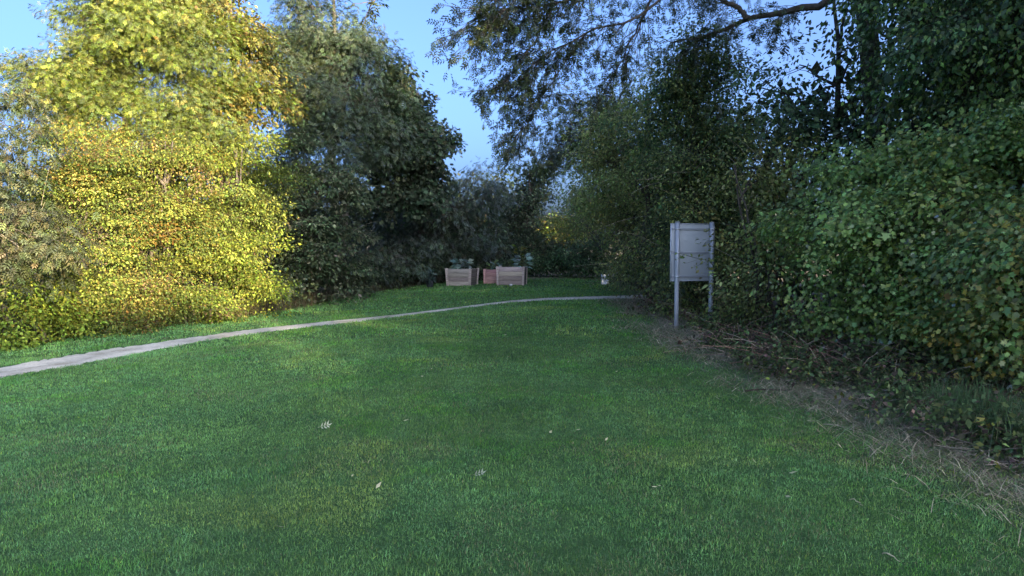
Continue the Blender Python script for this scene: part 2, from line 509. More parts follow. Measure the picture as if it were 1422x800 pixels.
BARK = (0.085, 0.072, 0.058)
def tree(name, label, cat, base, blobs, kind='oval', leaf=0.10, per=55, L=0.9, pal=None, dens=2.0, group=None, trunk_r=0.14, top=None,
         droop=0.25, flat=0.6, spread=0.3, shell=0.4, lump=0.3, mat=None, bark=BARK, twigs=0.5, stems=1, bare=0, bare_len=1.0, mixp=0.35, trunk_name='trunk', lean=(0, 0), lobe=9, outw=0.55):
    """base: (px, Y) foot of the trunk. One Empty > trunk (with its limbs) and crown."""
    global rng
    rng = np.random.default_rng(zlib.crc32(label.encode()) + 5)      # every tree keeps its own shape
    X = (base[0] - 711.0) / F * base[1]
    foot = np.array([X, base[1], float(terrain(X, base[1]))])
    bl = [px_blob(b) if len(b[0:1]) and not isinstance(b[0], np.ndarray) else b for b in blobs]
    root = empty(name, foot, label, cat, group)
    (v, f, c), CP = foliage(bl, kind, leaf, per, L, pal, dens, droop, flat, spread, shell, lump, mixp=mixp, lobe=lobe, outw=outw)
    me = raw_mesh('crown', v - foot, f, c)
    link('crown', me, mat or M_LEAF, root)
    mb = MB()
    cs = np.array([b[0] for b in bl]); zs = cs[:, 2]
    topz = max(zs.max(), foot[2] + 0.8) if top is None else top
    wmean = cs.mean(0)
    for s in range(stems):
        f0 = foot + (np.array([rng.normal(0, 0.25), rng.normal(0, 0.2), 0]) if stems > 1 else 0)
        f0[2] = float(terrain(f0[0], f0[1])) - 0.06
        tip = np.array([wmean[0] * 0.75 + f0[0] * 0.25 + lean[0] + (rng.normal(0, 0.5) if stems > 1 else 0), wmean[1] * 0.6 + f0[1] * 0.4 + lean[1], topz])
        tr = wiggle(f0, tip, 10, 0.035)
        rr = trunk_r / (1 if stems == 1 else 1.6)
        mb.tube(tr - foot, np.concatenate([[rr * 1.35], np.linspace(rr, rr * 0.25, 9)]), sides=8, c=bark)
        trunk_pts = tr if s == 0 else np.vstack([trunk_pts, tr])
    for (bc, br, df) in bl:
        z_at = bc[2] - 0.5 * np.linalg.norm(bc[:2] - wmean[:2]) - 0.3
        k = np.argmin(np.abs(trunk_pts[:, 2] - max(z_at, foot[2] + 0.3)))
        limb = wiggle(trunk_pts[k], bc, 7, 0.10, 0.06)
        lr = min(trunk_r * 0.5, 0.02 + 0.018 * np.linalg.norm(br))
        mb.tube(limb - foot, lr, lr * 0.3, sides=5, c=bark)
        inb = np.where(((CP - bc) / (br * 1.35) ** 1.0 * ((CP - bc) / (br * 1.35))).sum(1) < 1)[0]
        if len(inb):
            sel = rng.choice(inb, max(1, int(len(inb) * twigs)), replace=False)
            for q in sel:
                st = limb[rng.integers(2, 7)]
                tw = wiggle(st, CP[q], 4, 0.10, 0.05)
                mb.tube(tw - foot, 0.011, 0.004, sides=3, c=np.array(bark) * 0.9, cap=False)
    for q in range(bare):           # arching thin shoots that stand out of the leaves
        b_ = bl[rng.integers(len(bl))]
        u = nrm(rng.normal(size=3) * np.array([1, 0.7, 0.6]) + np.array([-0.3, -0.6, 0.15]))
        p0 = b_[0] + u * b_[1] * 0.55
        p1 = p0 + nrm(u + rng.normal(0, 0.5, 3) + np.array([0, 0, 0.4])) * bare_len * (0.4 + 0.8 * rng.random())
        tt = np.linspace(0, 1, 6)[:, None]
        arc = p0 + (p1 - p0) * tt
        arc[:, 2] += (-0.35 * bare_len * (tt ** 2))[:, 0] * rng.random()
        mb.tube(arc - foot, 0.006, 0.003, sides=3, c=np.array((0.27, 0.24, 0.18)) * (0.6 + 0.7 * rng.random()), cap=False)
    mb.build(trunk_name, M_BARK, root, smooth=True)
    return root

def up(p, k): return [((c[0] * k, c[1] * k, c[2] * k), w) for c, w in p]
# palettes: leaf colours of each kind
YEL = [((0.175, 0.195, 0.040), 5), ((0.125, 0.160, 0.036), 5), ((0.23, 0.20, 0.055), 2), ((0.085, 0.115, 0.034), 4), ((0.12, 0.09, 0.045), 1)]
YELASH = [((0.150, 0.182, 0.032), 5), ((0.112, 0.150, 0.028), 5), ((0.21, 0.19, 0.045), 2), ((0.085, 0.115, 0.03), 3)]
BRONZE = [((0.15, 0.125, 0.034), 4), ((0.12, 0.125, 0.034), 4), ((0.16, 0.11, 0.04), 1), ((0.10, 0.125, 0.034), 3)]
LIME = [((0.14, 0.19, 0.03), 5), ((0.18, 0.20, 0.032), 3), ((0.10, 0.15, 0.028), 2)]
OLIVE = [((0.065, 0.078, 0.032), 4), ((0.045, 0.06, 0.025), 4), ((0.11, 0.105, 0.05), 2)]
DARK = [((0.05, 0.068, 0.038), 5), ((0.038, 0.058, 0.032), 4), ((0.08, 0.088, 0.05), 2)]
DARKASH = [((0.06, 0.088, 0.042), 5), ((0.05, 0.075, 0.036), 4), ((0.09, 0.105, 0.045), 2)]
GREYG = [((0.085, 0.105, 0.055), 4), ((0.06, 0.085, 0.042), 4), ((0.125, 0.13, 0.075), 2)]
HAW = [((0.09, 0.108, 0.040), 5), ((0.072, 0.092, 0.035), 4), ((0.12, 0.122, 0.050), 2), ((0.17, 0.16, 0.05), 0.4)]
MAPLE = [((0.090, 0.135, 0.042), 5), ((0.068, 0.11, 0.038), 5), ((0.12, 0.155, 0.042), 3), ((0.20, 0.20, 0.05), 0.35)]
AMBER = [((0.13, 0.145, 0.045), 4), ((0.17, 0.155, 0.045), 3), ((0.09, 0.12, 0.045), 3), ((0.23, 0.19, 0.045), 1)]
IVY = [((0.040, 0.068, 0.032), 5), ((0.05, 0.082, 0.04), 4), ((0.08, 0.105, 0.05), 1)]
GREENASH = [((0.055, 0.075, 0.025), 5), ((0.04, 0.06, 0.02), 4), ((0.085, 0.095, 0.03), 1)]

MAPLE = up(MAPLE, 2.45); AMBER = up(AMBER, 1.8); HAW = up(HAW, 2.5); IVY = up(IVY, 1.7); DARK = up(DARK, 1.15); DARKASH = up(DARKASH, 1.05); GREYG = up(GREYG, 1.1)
# ---------------- the row on the sunny side
GL = 'trees along the sunlit hedge'
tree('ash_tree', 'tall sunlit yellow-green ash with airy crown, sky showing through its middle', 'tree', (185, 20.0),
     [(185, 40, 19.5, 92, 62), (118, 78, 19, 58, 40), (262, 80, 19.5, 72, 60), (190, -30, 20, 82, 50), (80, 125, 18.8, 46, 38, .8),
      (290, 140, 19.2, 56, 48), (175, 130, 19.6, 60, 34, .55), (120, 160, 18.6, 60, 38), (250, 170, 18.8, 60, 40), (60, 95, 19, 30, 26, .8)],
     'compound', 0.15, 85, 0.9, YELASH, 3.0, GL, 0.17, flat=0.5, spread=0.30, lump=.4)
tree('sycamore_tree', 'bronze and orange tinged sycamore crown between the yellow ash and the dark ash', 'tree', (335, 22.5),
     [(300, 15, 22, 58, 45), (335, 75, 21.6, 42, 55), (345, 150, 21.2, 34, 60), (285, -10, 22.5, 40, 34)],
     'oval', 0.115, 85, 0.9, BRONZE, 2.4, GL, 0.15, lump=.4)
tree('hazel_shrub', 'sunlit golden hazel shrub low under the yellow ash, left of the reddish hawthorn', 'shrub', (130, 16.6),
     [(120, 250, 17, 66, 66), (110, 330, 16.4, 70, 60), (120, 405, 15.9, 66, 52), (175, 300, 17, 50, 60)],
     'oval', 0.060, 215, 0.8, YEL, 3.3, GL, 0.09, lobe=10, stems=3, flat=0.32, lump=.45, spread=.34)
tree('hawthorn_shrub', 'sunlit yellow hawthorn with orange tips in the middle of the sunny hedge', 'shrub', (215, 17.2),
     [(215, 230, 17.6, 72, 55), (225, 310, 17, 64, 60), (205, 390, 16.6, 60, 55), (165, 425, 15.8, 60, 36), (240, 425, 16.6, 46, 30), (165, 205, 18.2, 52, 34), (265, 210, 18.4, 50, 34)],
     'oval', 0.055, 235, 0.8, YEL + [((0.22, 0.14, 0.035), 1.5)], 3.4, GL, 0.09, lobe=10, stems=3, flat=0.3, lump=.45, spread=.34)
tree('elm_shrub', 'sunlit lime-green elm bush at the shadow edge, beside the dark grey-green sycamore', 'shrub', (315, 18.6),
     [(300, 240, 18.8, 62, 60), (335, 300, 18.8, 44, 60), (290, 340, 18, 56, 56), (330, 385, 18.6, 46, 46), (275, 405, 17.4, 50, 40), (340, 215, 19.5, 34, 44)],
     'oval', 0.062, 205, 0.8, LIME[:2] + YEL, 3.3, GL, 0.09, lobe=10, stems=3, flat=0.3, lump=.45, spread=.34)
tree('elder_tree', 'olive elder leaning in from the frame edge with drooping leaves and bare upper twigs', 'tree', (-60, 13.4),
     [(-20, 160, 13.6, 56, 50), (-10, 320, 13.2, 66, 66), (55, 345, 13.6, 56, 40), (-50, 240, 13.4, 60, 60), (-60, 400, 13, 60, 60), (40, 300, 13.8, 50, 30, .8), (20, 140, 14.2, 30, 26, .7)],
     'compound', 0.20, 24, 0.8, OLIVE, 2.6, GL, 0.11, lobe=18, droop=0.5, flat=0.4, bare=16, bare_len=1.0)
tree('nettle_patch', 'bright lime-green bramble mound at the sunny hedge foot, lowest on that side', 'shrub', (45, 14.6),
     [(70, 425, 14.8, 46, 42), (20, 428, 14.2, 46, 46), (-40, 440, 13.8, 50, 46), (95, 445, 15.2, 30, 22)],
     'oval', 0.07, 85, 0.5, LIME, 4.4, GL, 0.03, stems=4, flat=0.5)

# ---------------- shaded trees beyond
GD = 'shaded trees behind the planters'
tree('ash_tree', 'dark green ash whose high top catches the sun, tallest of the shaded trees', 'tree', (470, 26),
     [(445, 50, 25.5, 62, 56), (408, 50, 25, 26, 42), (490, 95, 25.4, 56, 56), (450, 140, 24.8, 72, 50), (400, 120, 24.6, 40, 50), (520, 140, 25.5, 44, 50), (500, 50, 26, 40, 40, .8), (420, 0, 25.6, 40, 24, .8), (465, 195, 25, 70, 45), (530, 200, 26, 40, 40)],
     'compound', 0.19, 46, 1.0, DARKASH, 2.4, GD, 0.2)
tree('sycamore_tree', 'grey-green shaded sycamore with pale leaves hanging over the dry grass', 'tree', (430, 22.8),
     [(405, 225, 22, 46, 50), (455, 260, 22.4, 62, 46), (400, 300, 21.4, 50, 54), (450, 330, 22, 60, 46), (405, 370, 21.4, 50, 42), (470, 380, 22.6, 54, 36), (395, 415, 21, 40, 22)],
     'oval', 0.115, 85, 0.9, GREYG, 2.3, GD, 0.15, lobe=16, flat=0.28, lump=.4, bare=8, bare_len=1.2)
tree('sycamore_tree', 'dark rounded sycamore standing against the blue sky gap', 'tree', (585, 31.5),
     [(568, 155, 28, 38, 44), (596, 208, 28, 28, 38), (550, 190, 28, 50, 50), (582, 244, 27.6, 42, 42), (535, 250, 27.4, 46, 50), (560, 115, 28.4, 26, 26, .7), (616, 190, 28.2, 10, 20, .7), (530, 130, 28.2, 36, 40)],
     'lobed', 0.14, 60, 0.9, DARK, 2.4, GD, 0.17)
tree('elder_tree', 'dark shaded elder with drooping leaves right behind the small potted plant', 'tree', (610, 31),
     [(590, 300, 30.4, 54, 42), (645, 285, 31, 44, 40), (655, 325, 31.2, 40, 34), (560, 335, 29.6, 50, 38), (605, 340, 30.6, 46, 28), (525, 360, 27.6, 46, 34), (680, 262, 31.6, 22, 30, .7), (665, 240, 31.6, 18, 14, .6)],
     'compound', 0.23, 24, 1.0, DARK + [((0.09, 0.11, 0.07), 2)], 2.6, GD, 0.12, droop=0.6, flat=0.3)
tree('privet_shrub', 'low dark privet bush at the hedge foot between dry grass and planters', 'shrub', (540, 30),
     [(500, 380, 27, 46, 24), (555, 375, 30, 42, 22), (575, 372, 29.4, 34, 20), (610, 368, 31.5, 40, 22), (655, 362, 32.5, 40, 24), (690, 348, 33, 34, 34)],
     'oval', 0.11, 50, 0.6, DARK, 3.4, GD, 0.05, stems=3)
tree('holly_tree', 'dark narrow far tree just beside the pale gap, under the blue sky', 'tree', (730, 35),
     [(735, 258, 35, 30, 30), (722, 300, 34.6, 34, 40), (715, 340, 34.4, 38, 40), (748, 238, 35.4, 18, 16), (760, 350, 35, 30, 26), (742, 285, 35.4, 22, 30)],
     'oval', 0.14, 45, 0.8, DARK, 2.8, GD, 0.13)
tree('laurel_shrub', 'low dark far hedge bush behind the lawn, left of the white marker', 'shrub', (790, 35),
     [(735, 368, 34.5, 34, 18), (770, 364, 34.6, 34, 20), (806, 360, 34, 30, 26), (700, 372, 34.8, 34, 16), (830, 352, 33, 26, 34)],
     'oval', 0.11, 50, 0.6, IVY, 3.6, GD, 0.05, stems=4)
tree('autumn_tree', 'small sunlit golden tree seen far off through the gap behind the planters', 'tree', (764, 50),
     [(765, 318, 50, 26, 24), (757, 340, 49, 22, 24), (790, 330, 50, 18, 22), (640, 318, 50, 30, 24), (700, 330, 51, 30, 24)],
     'oval', 0.22, 45, 0.9, YEL + BRONZE[:2], 1.8, None, 0.12)

# ---------------- the shaded side
GR = 'trees and shrubs along the shaded hedge'
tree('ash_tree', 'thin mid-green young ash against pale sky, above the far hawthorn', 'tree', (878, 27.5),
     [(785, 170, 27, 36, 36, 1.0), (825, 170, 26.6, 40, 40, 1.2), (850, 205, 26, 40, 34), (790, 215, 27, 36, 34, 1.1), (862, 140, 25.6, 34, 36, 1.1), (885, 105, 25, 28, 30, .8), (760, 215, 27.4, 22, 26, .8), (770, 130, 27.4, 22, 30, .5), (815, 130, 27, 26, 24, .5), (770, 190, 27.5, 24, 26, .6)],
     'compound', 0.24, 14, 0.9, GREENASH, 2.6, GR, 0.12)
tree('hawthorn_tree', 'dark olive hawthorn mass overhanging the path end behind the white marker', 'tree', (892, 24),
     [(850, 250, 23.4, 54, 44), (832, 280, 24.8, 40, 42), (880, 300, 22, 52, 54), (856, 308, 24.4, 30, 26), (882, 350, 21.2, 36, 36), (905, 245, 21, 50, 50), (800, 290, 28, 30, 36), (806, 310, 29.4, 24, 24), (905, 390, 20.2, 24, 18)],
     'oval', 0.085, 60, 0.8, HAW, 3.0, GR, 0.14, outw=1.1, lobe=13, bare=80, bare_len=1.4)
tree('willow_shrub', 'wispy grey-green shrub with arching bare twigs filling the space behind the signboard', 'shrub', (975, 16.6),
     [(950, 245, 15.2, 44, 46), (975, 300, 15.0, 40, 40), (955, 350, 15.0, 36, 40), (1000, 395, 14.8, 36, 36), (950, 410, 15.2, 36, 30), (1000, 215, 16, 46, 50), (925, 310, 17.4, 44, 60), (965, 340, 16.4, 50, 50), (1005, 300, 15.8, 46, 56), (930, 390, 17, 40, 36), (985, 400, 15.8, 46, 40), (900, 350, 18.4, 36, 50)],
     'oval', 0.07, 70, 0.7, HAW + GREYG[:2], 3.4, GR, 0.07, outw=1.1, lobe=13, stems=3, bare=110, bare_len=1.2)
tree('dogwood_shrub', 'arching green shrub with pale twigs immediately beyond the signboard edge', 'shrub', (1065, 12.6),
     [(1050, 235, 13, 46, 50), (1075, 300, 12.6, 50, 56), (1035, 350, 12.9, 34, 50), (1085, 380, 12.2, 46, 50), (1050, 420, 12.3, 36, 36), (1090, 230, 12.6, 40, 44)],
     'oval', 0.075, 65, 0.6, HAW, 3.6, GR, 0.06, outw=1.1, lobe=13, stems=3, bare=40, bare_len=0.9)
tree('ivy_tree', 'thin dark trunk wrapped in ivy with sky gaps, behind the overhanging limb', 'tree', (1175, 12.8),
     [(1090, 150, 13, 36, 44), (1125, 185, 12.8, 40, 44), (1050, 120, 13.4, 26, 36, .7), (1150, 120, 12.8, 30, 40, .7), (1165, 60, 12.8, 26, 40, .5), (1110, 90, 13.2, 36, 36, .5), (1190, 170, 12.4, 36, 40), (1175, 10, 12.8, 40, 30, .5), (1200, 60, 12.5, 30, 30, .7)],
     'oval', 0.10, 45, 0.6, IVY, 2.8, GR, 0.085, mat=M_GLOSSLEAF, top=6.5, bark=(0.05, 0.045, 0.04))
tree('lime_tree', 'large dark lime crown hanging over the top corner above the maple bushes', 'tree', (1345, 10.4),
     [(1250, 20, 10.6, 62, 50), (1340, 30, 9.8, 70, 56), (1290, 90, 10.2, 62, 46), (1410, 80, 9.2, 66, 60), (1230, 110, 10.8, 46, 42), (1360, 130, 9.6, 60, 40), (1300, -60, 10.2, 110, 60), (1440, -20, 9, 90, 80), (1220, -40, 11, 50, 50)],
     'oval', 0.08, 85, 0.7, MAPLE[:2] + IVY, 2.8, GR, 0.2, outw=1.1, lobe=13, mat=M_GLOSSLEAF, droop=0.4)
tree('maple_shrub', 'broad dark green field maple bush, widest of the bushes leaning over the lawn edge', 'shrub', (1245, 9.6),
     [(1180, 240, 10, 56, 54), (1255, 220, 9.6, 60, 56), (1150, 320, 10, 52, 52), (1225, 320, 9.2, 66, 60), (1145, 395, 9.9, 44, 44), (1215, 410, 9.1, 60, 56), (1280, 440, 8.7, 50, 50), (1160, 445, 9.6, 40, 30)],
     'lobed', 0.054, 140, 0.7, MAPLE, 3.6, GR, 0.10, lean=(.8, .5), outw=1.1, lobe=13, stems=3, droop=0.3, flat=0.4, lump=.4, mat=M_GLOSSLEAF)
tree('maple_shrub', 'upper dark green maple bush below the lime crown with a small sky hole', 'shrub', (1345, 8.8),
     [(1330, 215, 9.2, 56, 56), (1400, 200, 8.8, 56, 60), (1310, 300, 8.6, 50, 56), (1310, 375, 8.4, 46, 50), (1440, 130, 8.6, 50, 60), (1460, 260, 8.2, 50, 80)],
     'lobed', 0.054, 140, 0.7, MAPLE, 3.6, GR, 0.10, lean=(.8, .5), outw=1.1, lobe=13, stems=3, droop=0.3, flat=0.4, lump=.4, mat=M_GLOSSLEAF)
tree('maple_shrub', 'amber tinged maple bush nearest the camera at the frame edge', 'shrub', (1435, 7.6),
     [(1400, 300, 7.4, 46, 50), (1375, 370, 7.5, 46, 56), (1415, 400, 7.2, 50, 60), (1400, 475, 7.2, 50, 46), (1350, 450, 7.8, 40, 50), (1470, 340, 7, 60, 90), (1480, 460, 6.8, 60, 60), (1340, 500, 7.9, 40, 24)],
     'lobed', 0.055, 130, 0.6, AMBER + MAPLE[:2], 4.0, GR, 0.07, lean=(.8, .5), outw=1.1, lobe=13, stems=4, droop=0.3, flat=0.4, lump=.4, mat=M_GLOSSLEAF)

tree('bramble_shrub', 'low leafy bramble hiding the foot of the farther signboard post', 'shrub', (1004, 12.9),
     [(1000, 450, 12.9, 26, 20), (1030, 455, 12.6, 26, 20), (1015, 440, 13.0, 20, 20)], 'oval', 0.06, 60, 0.4, HAW + MAPLE[:1], 5.5, GR, 0.02, stems=4, bare=14, bare_len=.6)
# ---------------- the tall ivy-clad ash whose limbs overhang the lawn
def overhanging_ash():
    global rng
    rng = np.random.default_rng(41)
    Y0 = 12.6
    X0 = (1225 - 711) / F * Y0
    foot = np.array([X0, Y0, float(terrain(X0, Y0))])
    root = empty('ash_tree', foot, 'ash with a long bent limb reaching over the lawn against the sky', 'tree', GR)
    mb = MB()
    tr = np.array([foot - [0, 0, .1], P(1222, 330, Y0), P(1215, 160, Y0), P(1205, 40, Y0), P(1190, -60, Y0), P(1170, -190, Y0)])
    mb.tube(tr - foot, [0.24, 0.2, 0.18, 0.16, 0.14, 0.08], sides=10, c=BARK)
    mb.build('trunk', M_BARK, root, smooth=True)
    limbs = [
        ([(1198, -40, Y0), (1157, 0, 12.9), (1124, 13, 13.1), (1075, 16, 13.3), (1037, 26, 13.6), (1000, 43, 13.9), (965, 54, 14.2), (930, 60, 14.4)], .085, .012),
        ([(1040, 25, 13.5), (1026, 10, 13.5), (1000, -2, 13.5), (955, -30, 13.5)], .055, .03),
        ([(1172, -180, Y0), (1060, -150, 13), (960, -70, 13.4), (905, -5, 13.6), (880, 60, 13.7)], .06, .010),
        ([(1190, -60, Y0), (1120, -100, 13), (1010, -110, 13.4), (900, -80, 13.4), (800, -40, 13)], .07, .02),
        ([(955, -30, 13.5), (880, 28, 13.3), (815, 45, 13.1), (760, 70, 12.8), (725, 110, 12.6)], .028, .006),
        ([(900, -80, 13.4), (830, -20, 13.1), (770, 6, 12.6), (715, 12, 12), (676, 18, 11.8)], .03, .006),
        ([(905, -5, 13.6), (880, 50, 13.7), (855, 100, 13.6), (825, 150, 13.4)], .022, .005),
        ([(860, -64, 13.2), (790, -50, 12.8), (740, -34, 12.2), (695, -16, 11.8)], .03, .008),
        ([(770, 6, 12.6), (740, 60, 12.4), (705, 116, 12.3), (672, 127, 12.2)], .012, .004),
        ([(815, 45, 13.1), (770, 110, 13.0), (735, 160, 13), (715, 195, 13)], .012, .004),
        ([(870, -68, 13.2), (730, -110, 11), (600, -70, 9), (528, -26, 8), (516, 4, 7.9)], .02, .004),
    ]
    lines = []; limb_mb = []
    for pts, r0, r1 in limbs:
        w = np.array([P(*q) for q in pts])
        t = np.linspace(0, 1, len(w)); tt = np.linspace(0, 1, 14)
        w = np.stack([np.interp(tt, t, w[:, i]) for i in range(3)], 1)
        ww = np.vstack([w[:1], (w[:-2] + 2 * w[1:-1] + w[2:]) / 4, w[-1:]])
        ww[1:-1] += rng.normal(0, 0.02, ww[1:-1].shape)
        m2 = MB(); m2.tube(ww - foot, r0, r1, sides=7, c=BARK)
        limb_mb.append(m2)
        lines.append(ww)
    # twigs hanging from the thin limbs, with compound leaves at their ends
    LP = []; LD = []; LI = []
    ci = 0
    spec = [(0, 60, .7), (1, 26, .7), (2, 24, .7), (3, 60, .8), (4, 95, .7), (5, 120, .8), (6, 34, .6), (7, 90, .9), (8, 40, .45), (9, 60, .6), (10, 5, .22)]
    for li, cnt, ln in spec:
        w = lines[li]
        for q in range(cnt):
            t = (0.25 + 0.75 * rng.random()) * (len(w) - 1) if li != 10 else len(w) - 1.6 + 0.6 * rng.random()
            i = min(int(t), len(w) - 2)
            p0 = w[i] + (w[i + 1] - w[i]) * (t - i)
            d = nrm(nrm(w[i + 1] - w[i]) * 0.7 + rng.normal(0, 0.6, 3) + np.array([-0.3, 0, -0.35]))
            n_ = 6
            tt = np.linspace(0, 1, n_)[:, None]
            Lt = ln * (0.5 + 0.9 * rng.random())
            pts = p0 + d * Lt * tt + np.array([0, 0, -0.35]) * Lt * tt ** 2 + np.array([0, 0, 0.2]) * Lt * tt ** 4
            pts += rng.normal(0, 0.02, pts.shape) * tt
            limb_mb[li].tube(pts - foot, 0.007, 0.003, sides=3, c=BARK, cap=False)
            nl = rng.integers(6, 12) if li != 10 else 4
            for k in range(nl):
                s = 1 - 0.65 * rng.random() ** 1.4
                j = min(int(s * (n_ - 1)), n_ - 2)
                pp = pts[j] + (pts[j + 1] - pts[j]) * (s * (n_ - 1) - j)
                LP.append(pp); LD.append(nrm(nrm(pts[j + 1] - pts[j]) * .6 + rng.normal(0, .6, 3) + np.array([0, 0, -.45]))); LI.append(ci)
            ci += 1
    for m2 in limb_mb: m2.build('limb', M_BARK, root, smooth=True)
    LP = np.array(LP); LD = np.array(LD); LI = np.array(LI)
    nn = nrm(rng.normal(0, 0.5, LP.shape) + np.array([0, 0, 1]))
    size = 0.16 * np.exp(rng.normal(0, .2, len(LP)))
    cols = pick_colours(GREENASH, LI, ci)
    v, f, c = place_leaves('compound', LP, LD, nn, size, cols)
    # loose crown above the frame
    bl = [px_blob(b) for b in [(700, 40, 12.2, 44, 36, .6), (770, 60, 13, 50, 40, .6), (735, 110, 12.8, 30, 36, .5), (720, 180, 13, 18, 20, .5), (760, -40, 12.5, 70, 46, .6), (880, -30, 14, 80, 40, .7), (1000, -30, 15, 80, 50, .6), (900, 10, 14.2, 50, 24, .5), (1060, 50, 14.8, 40, 30, .25), (1000, 120, 15.4, 34, 40, .35)]]
    (v2, f2, c2), _ = foliage(bl, 'compound', 0.155, 18, 0.8, GREENASH, 2.8, droop=0.4)
    me = raw_mesh('crown', np.vstack([v, v2]) - foot, np.vstack([f, f2 + len(v)]), np.vstack([c, c2]))
    link('crown', me, M_LEAF, root)
    return root
overhanging_ash()
tree('ivy_tree', 'tall stump column thickly clad in ivy above the signboard', 'tree', (966, 15.8),
     [(962, 75, 15.8, 30, 40), (940, 95, 16, 30, 36), (985, 110, 15.8, 30, 40), (958, 150, 15.7, 40, 46), (955, 205, 15.6, 50, 46), (975, 255, 15.6, 46, 46), (985, 70, 15.8, 18, 24, .7), (925, 215, 16.2, 40, 40), (995, 190, 15.6, 34, 40), (966, 330, 15.6, 26, 50), (930, 130, 16.2, 36, 44), (1000, 120, 16, 30, 44), (900, 165, 16.6, 36, 34)],
     'oval', 0.072, 75, 0.5, IVY + HAW[:2], 4.6, GR, 0.16, spread=.25, shell=.5)
tree('hawthorn_tree', 'olive hawthorn crown filling the space above the willowy shrub, left of the ivy column', 'tree', (905, 19.5),
     [(820, 200, 20.6, 36, 34), (860, 165, 19.8, 34, 30), (870, 200, 19.6, 44, 34), (905, 180, 19.2, 40, 40), (840, 225, 20, 36, 36), (885, 235, 19.2, 50, 40), (1010, 175, 18, 36, 34), (1040, 185, 17, 40, 40), (900, 130, 19.4, 32, 34, .9), (840, 180, 20.4, 30, 30)],
     'oval', 0.075, 75, 0.8, HAW, 2.8, GR, 0.12, bare=30, bare_len=1.1)
# ---------------- wood behind both rows (one mass), and the row that shades the lawn
def wood_mass(name, boxes, leaf, pal, n_per=220):
    VV = []; FF = []; CC = []; nv = 0
    for (x0, x1, y0, y1, h) in boxes:
        n = int((x1 - x0) * (y1 - y0) * h * n_per / 10)
        p = np.stack([rng.uniform(x0, x1, n), rng.uniform(y0, y1, n), rng.uniform(0, 1, n)], 1)
        hh = h * (0.72 + 0.45 * vnoise(p[:, 0] + 50, p[:, 1] + 50, 2.6, 9))
        p[:, 2] = terrain(p[:, 0], p[:, 1]) + 0.15 + p[:, 2] * hh
        d = nrm(rng.normal(size=(n, 3)) + np.array([0, 0, -.3])); nn = nrm(rng.normal(0, .6, (n, 3)) + np.array([0, 0, 1]))
        ci = (vnoise(p[:, 0] * 1.7 + p[:, 2], p[:, 1] * 1.7 + p[:, 2], 1.0, 11) * 50).astype(int)
        v, f, c = place_leaves('oval', p, d, nn, leaf * np.exp(rng.normal(0, .25, n)), pick_colours(pal, ci, 60))
        VV.append(v); FF.append(f + nv); CC.append(c); nv += len(v)
    o = link(name, raw_mesh(name, np.vstack(VV), np.vstack(FF), np.vstack(CC)), M_LEAF)
    return tag(o, kind='stuff')
WOODP = [((0.03, 0.042, 0.02), 4), ((0.04, 0.05, 0.022), 3), ((0.022, 0.034, 0.016), 3)]
wood_mass('woodland', [(-22, -15.0, 14, 20, 5.0), (-18, -11.0, 19, 25, 5.4), (-14.5, -8.2, 24, 30, 5.4), (-10.5, -4.3, 29.5, 34.5, 5.0), (-6, 0.8, 35.5, 39, 4.2), (-30, 0.9, 41, 46, 5.2), (3.6, 16, 39, 46, 5.0), 
                       (4.6, 8.0, 17, 34, 5.6), (5.8, 9.5, 11, 17, 5.4), (6.6, 10, 6.4, 10, 5.4)], 0.24, WOODP, 230)

def side_tree(label, x, y, h, w, pal=HAW):
    z0 = float(terrain(x, y))
    bl = []
    for k in range(10):
        a = k * 2.4
        zz = z0 + h * (0.11 + 0.77 * (k / 9))
        rr = w * (0.62 if k < 8 else 0.5)
        bl.append((np.array([x + math.cos(a) * w * 0.42, y + math.sin(a) * w * 0.55, zz]), np.array([rr, rr * 1.1, h * 0.17]), 1.0))
    tree('shade_tree', label, 'tree', (711 + x / y * F if abs(y) > .01 else 711, y), bl, 'oval', 0.15, 42, 0.8, pal, 2.6, 'trees standing out of frame that shade the lawn', 0.18)
for lab, x, y, h, w in [('low hedge tree behind the camera, nearest the sunlit side', 9.3, -20.0, 7.8, 2.3),
                        ('low hedge tree behind the camera, second from the sunlit side', 13.0, -20.3, 8.4, 2.6),
                        ('low hedge tree behind the camera towards the shaded corner', 16.6, -20.0, 8.6, 2.7),
                        ('low hedge tree behind the camera, last on the shaded side', 20.6, -20.3, 8.7, 2.4),
                        ('tall tree level with the camera on the shaded side', 8.6, 1.4, 12.0, 2.4),
                        ('tall tree just outside the frame beside the amber maple', 8.9, 5.4, 12.6, 2.6),
                        ('tall shading tree behind the lime crown', 9.2, 9.4, 12.4, 2.4),
                        ('tall shading tree behind the thin ivy trunk', 10.4, 13.2, 12.0, 2.7),
                        ('shading tree deep behind the shaded hedge, nearer one', 13.0, 17.0, 9.5, 2.8),
                        ('shading tree deep behind the shaded hedge, farther one', 14.5, 22.0, 9.5, 2.8)]:
    side_tree(lab, x, y, h, w)

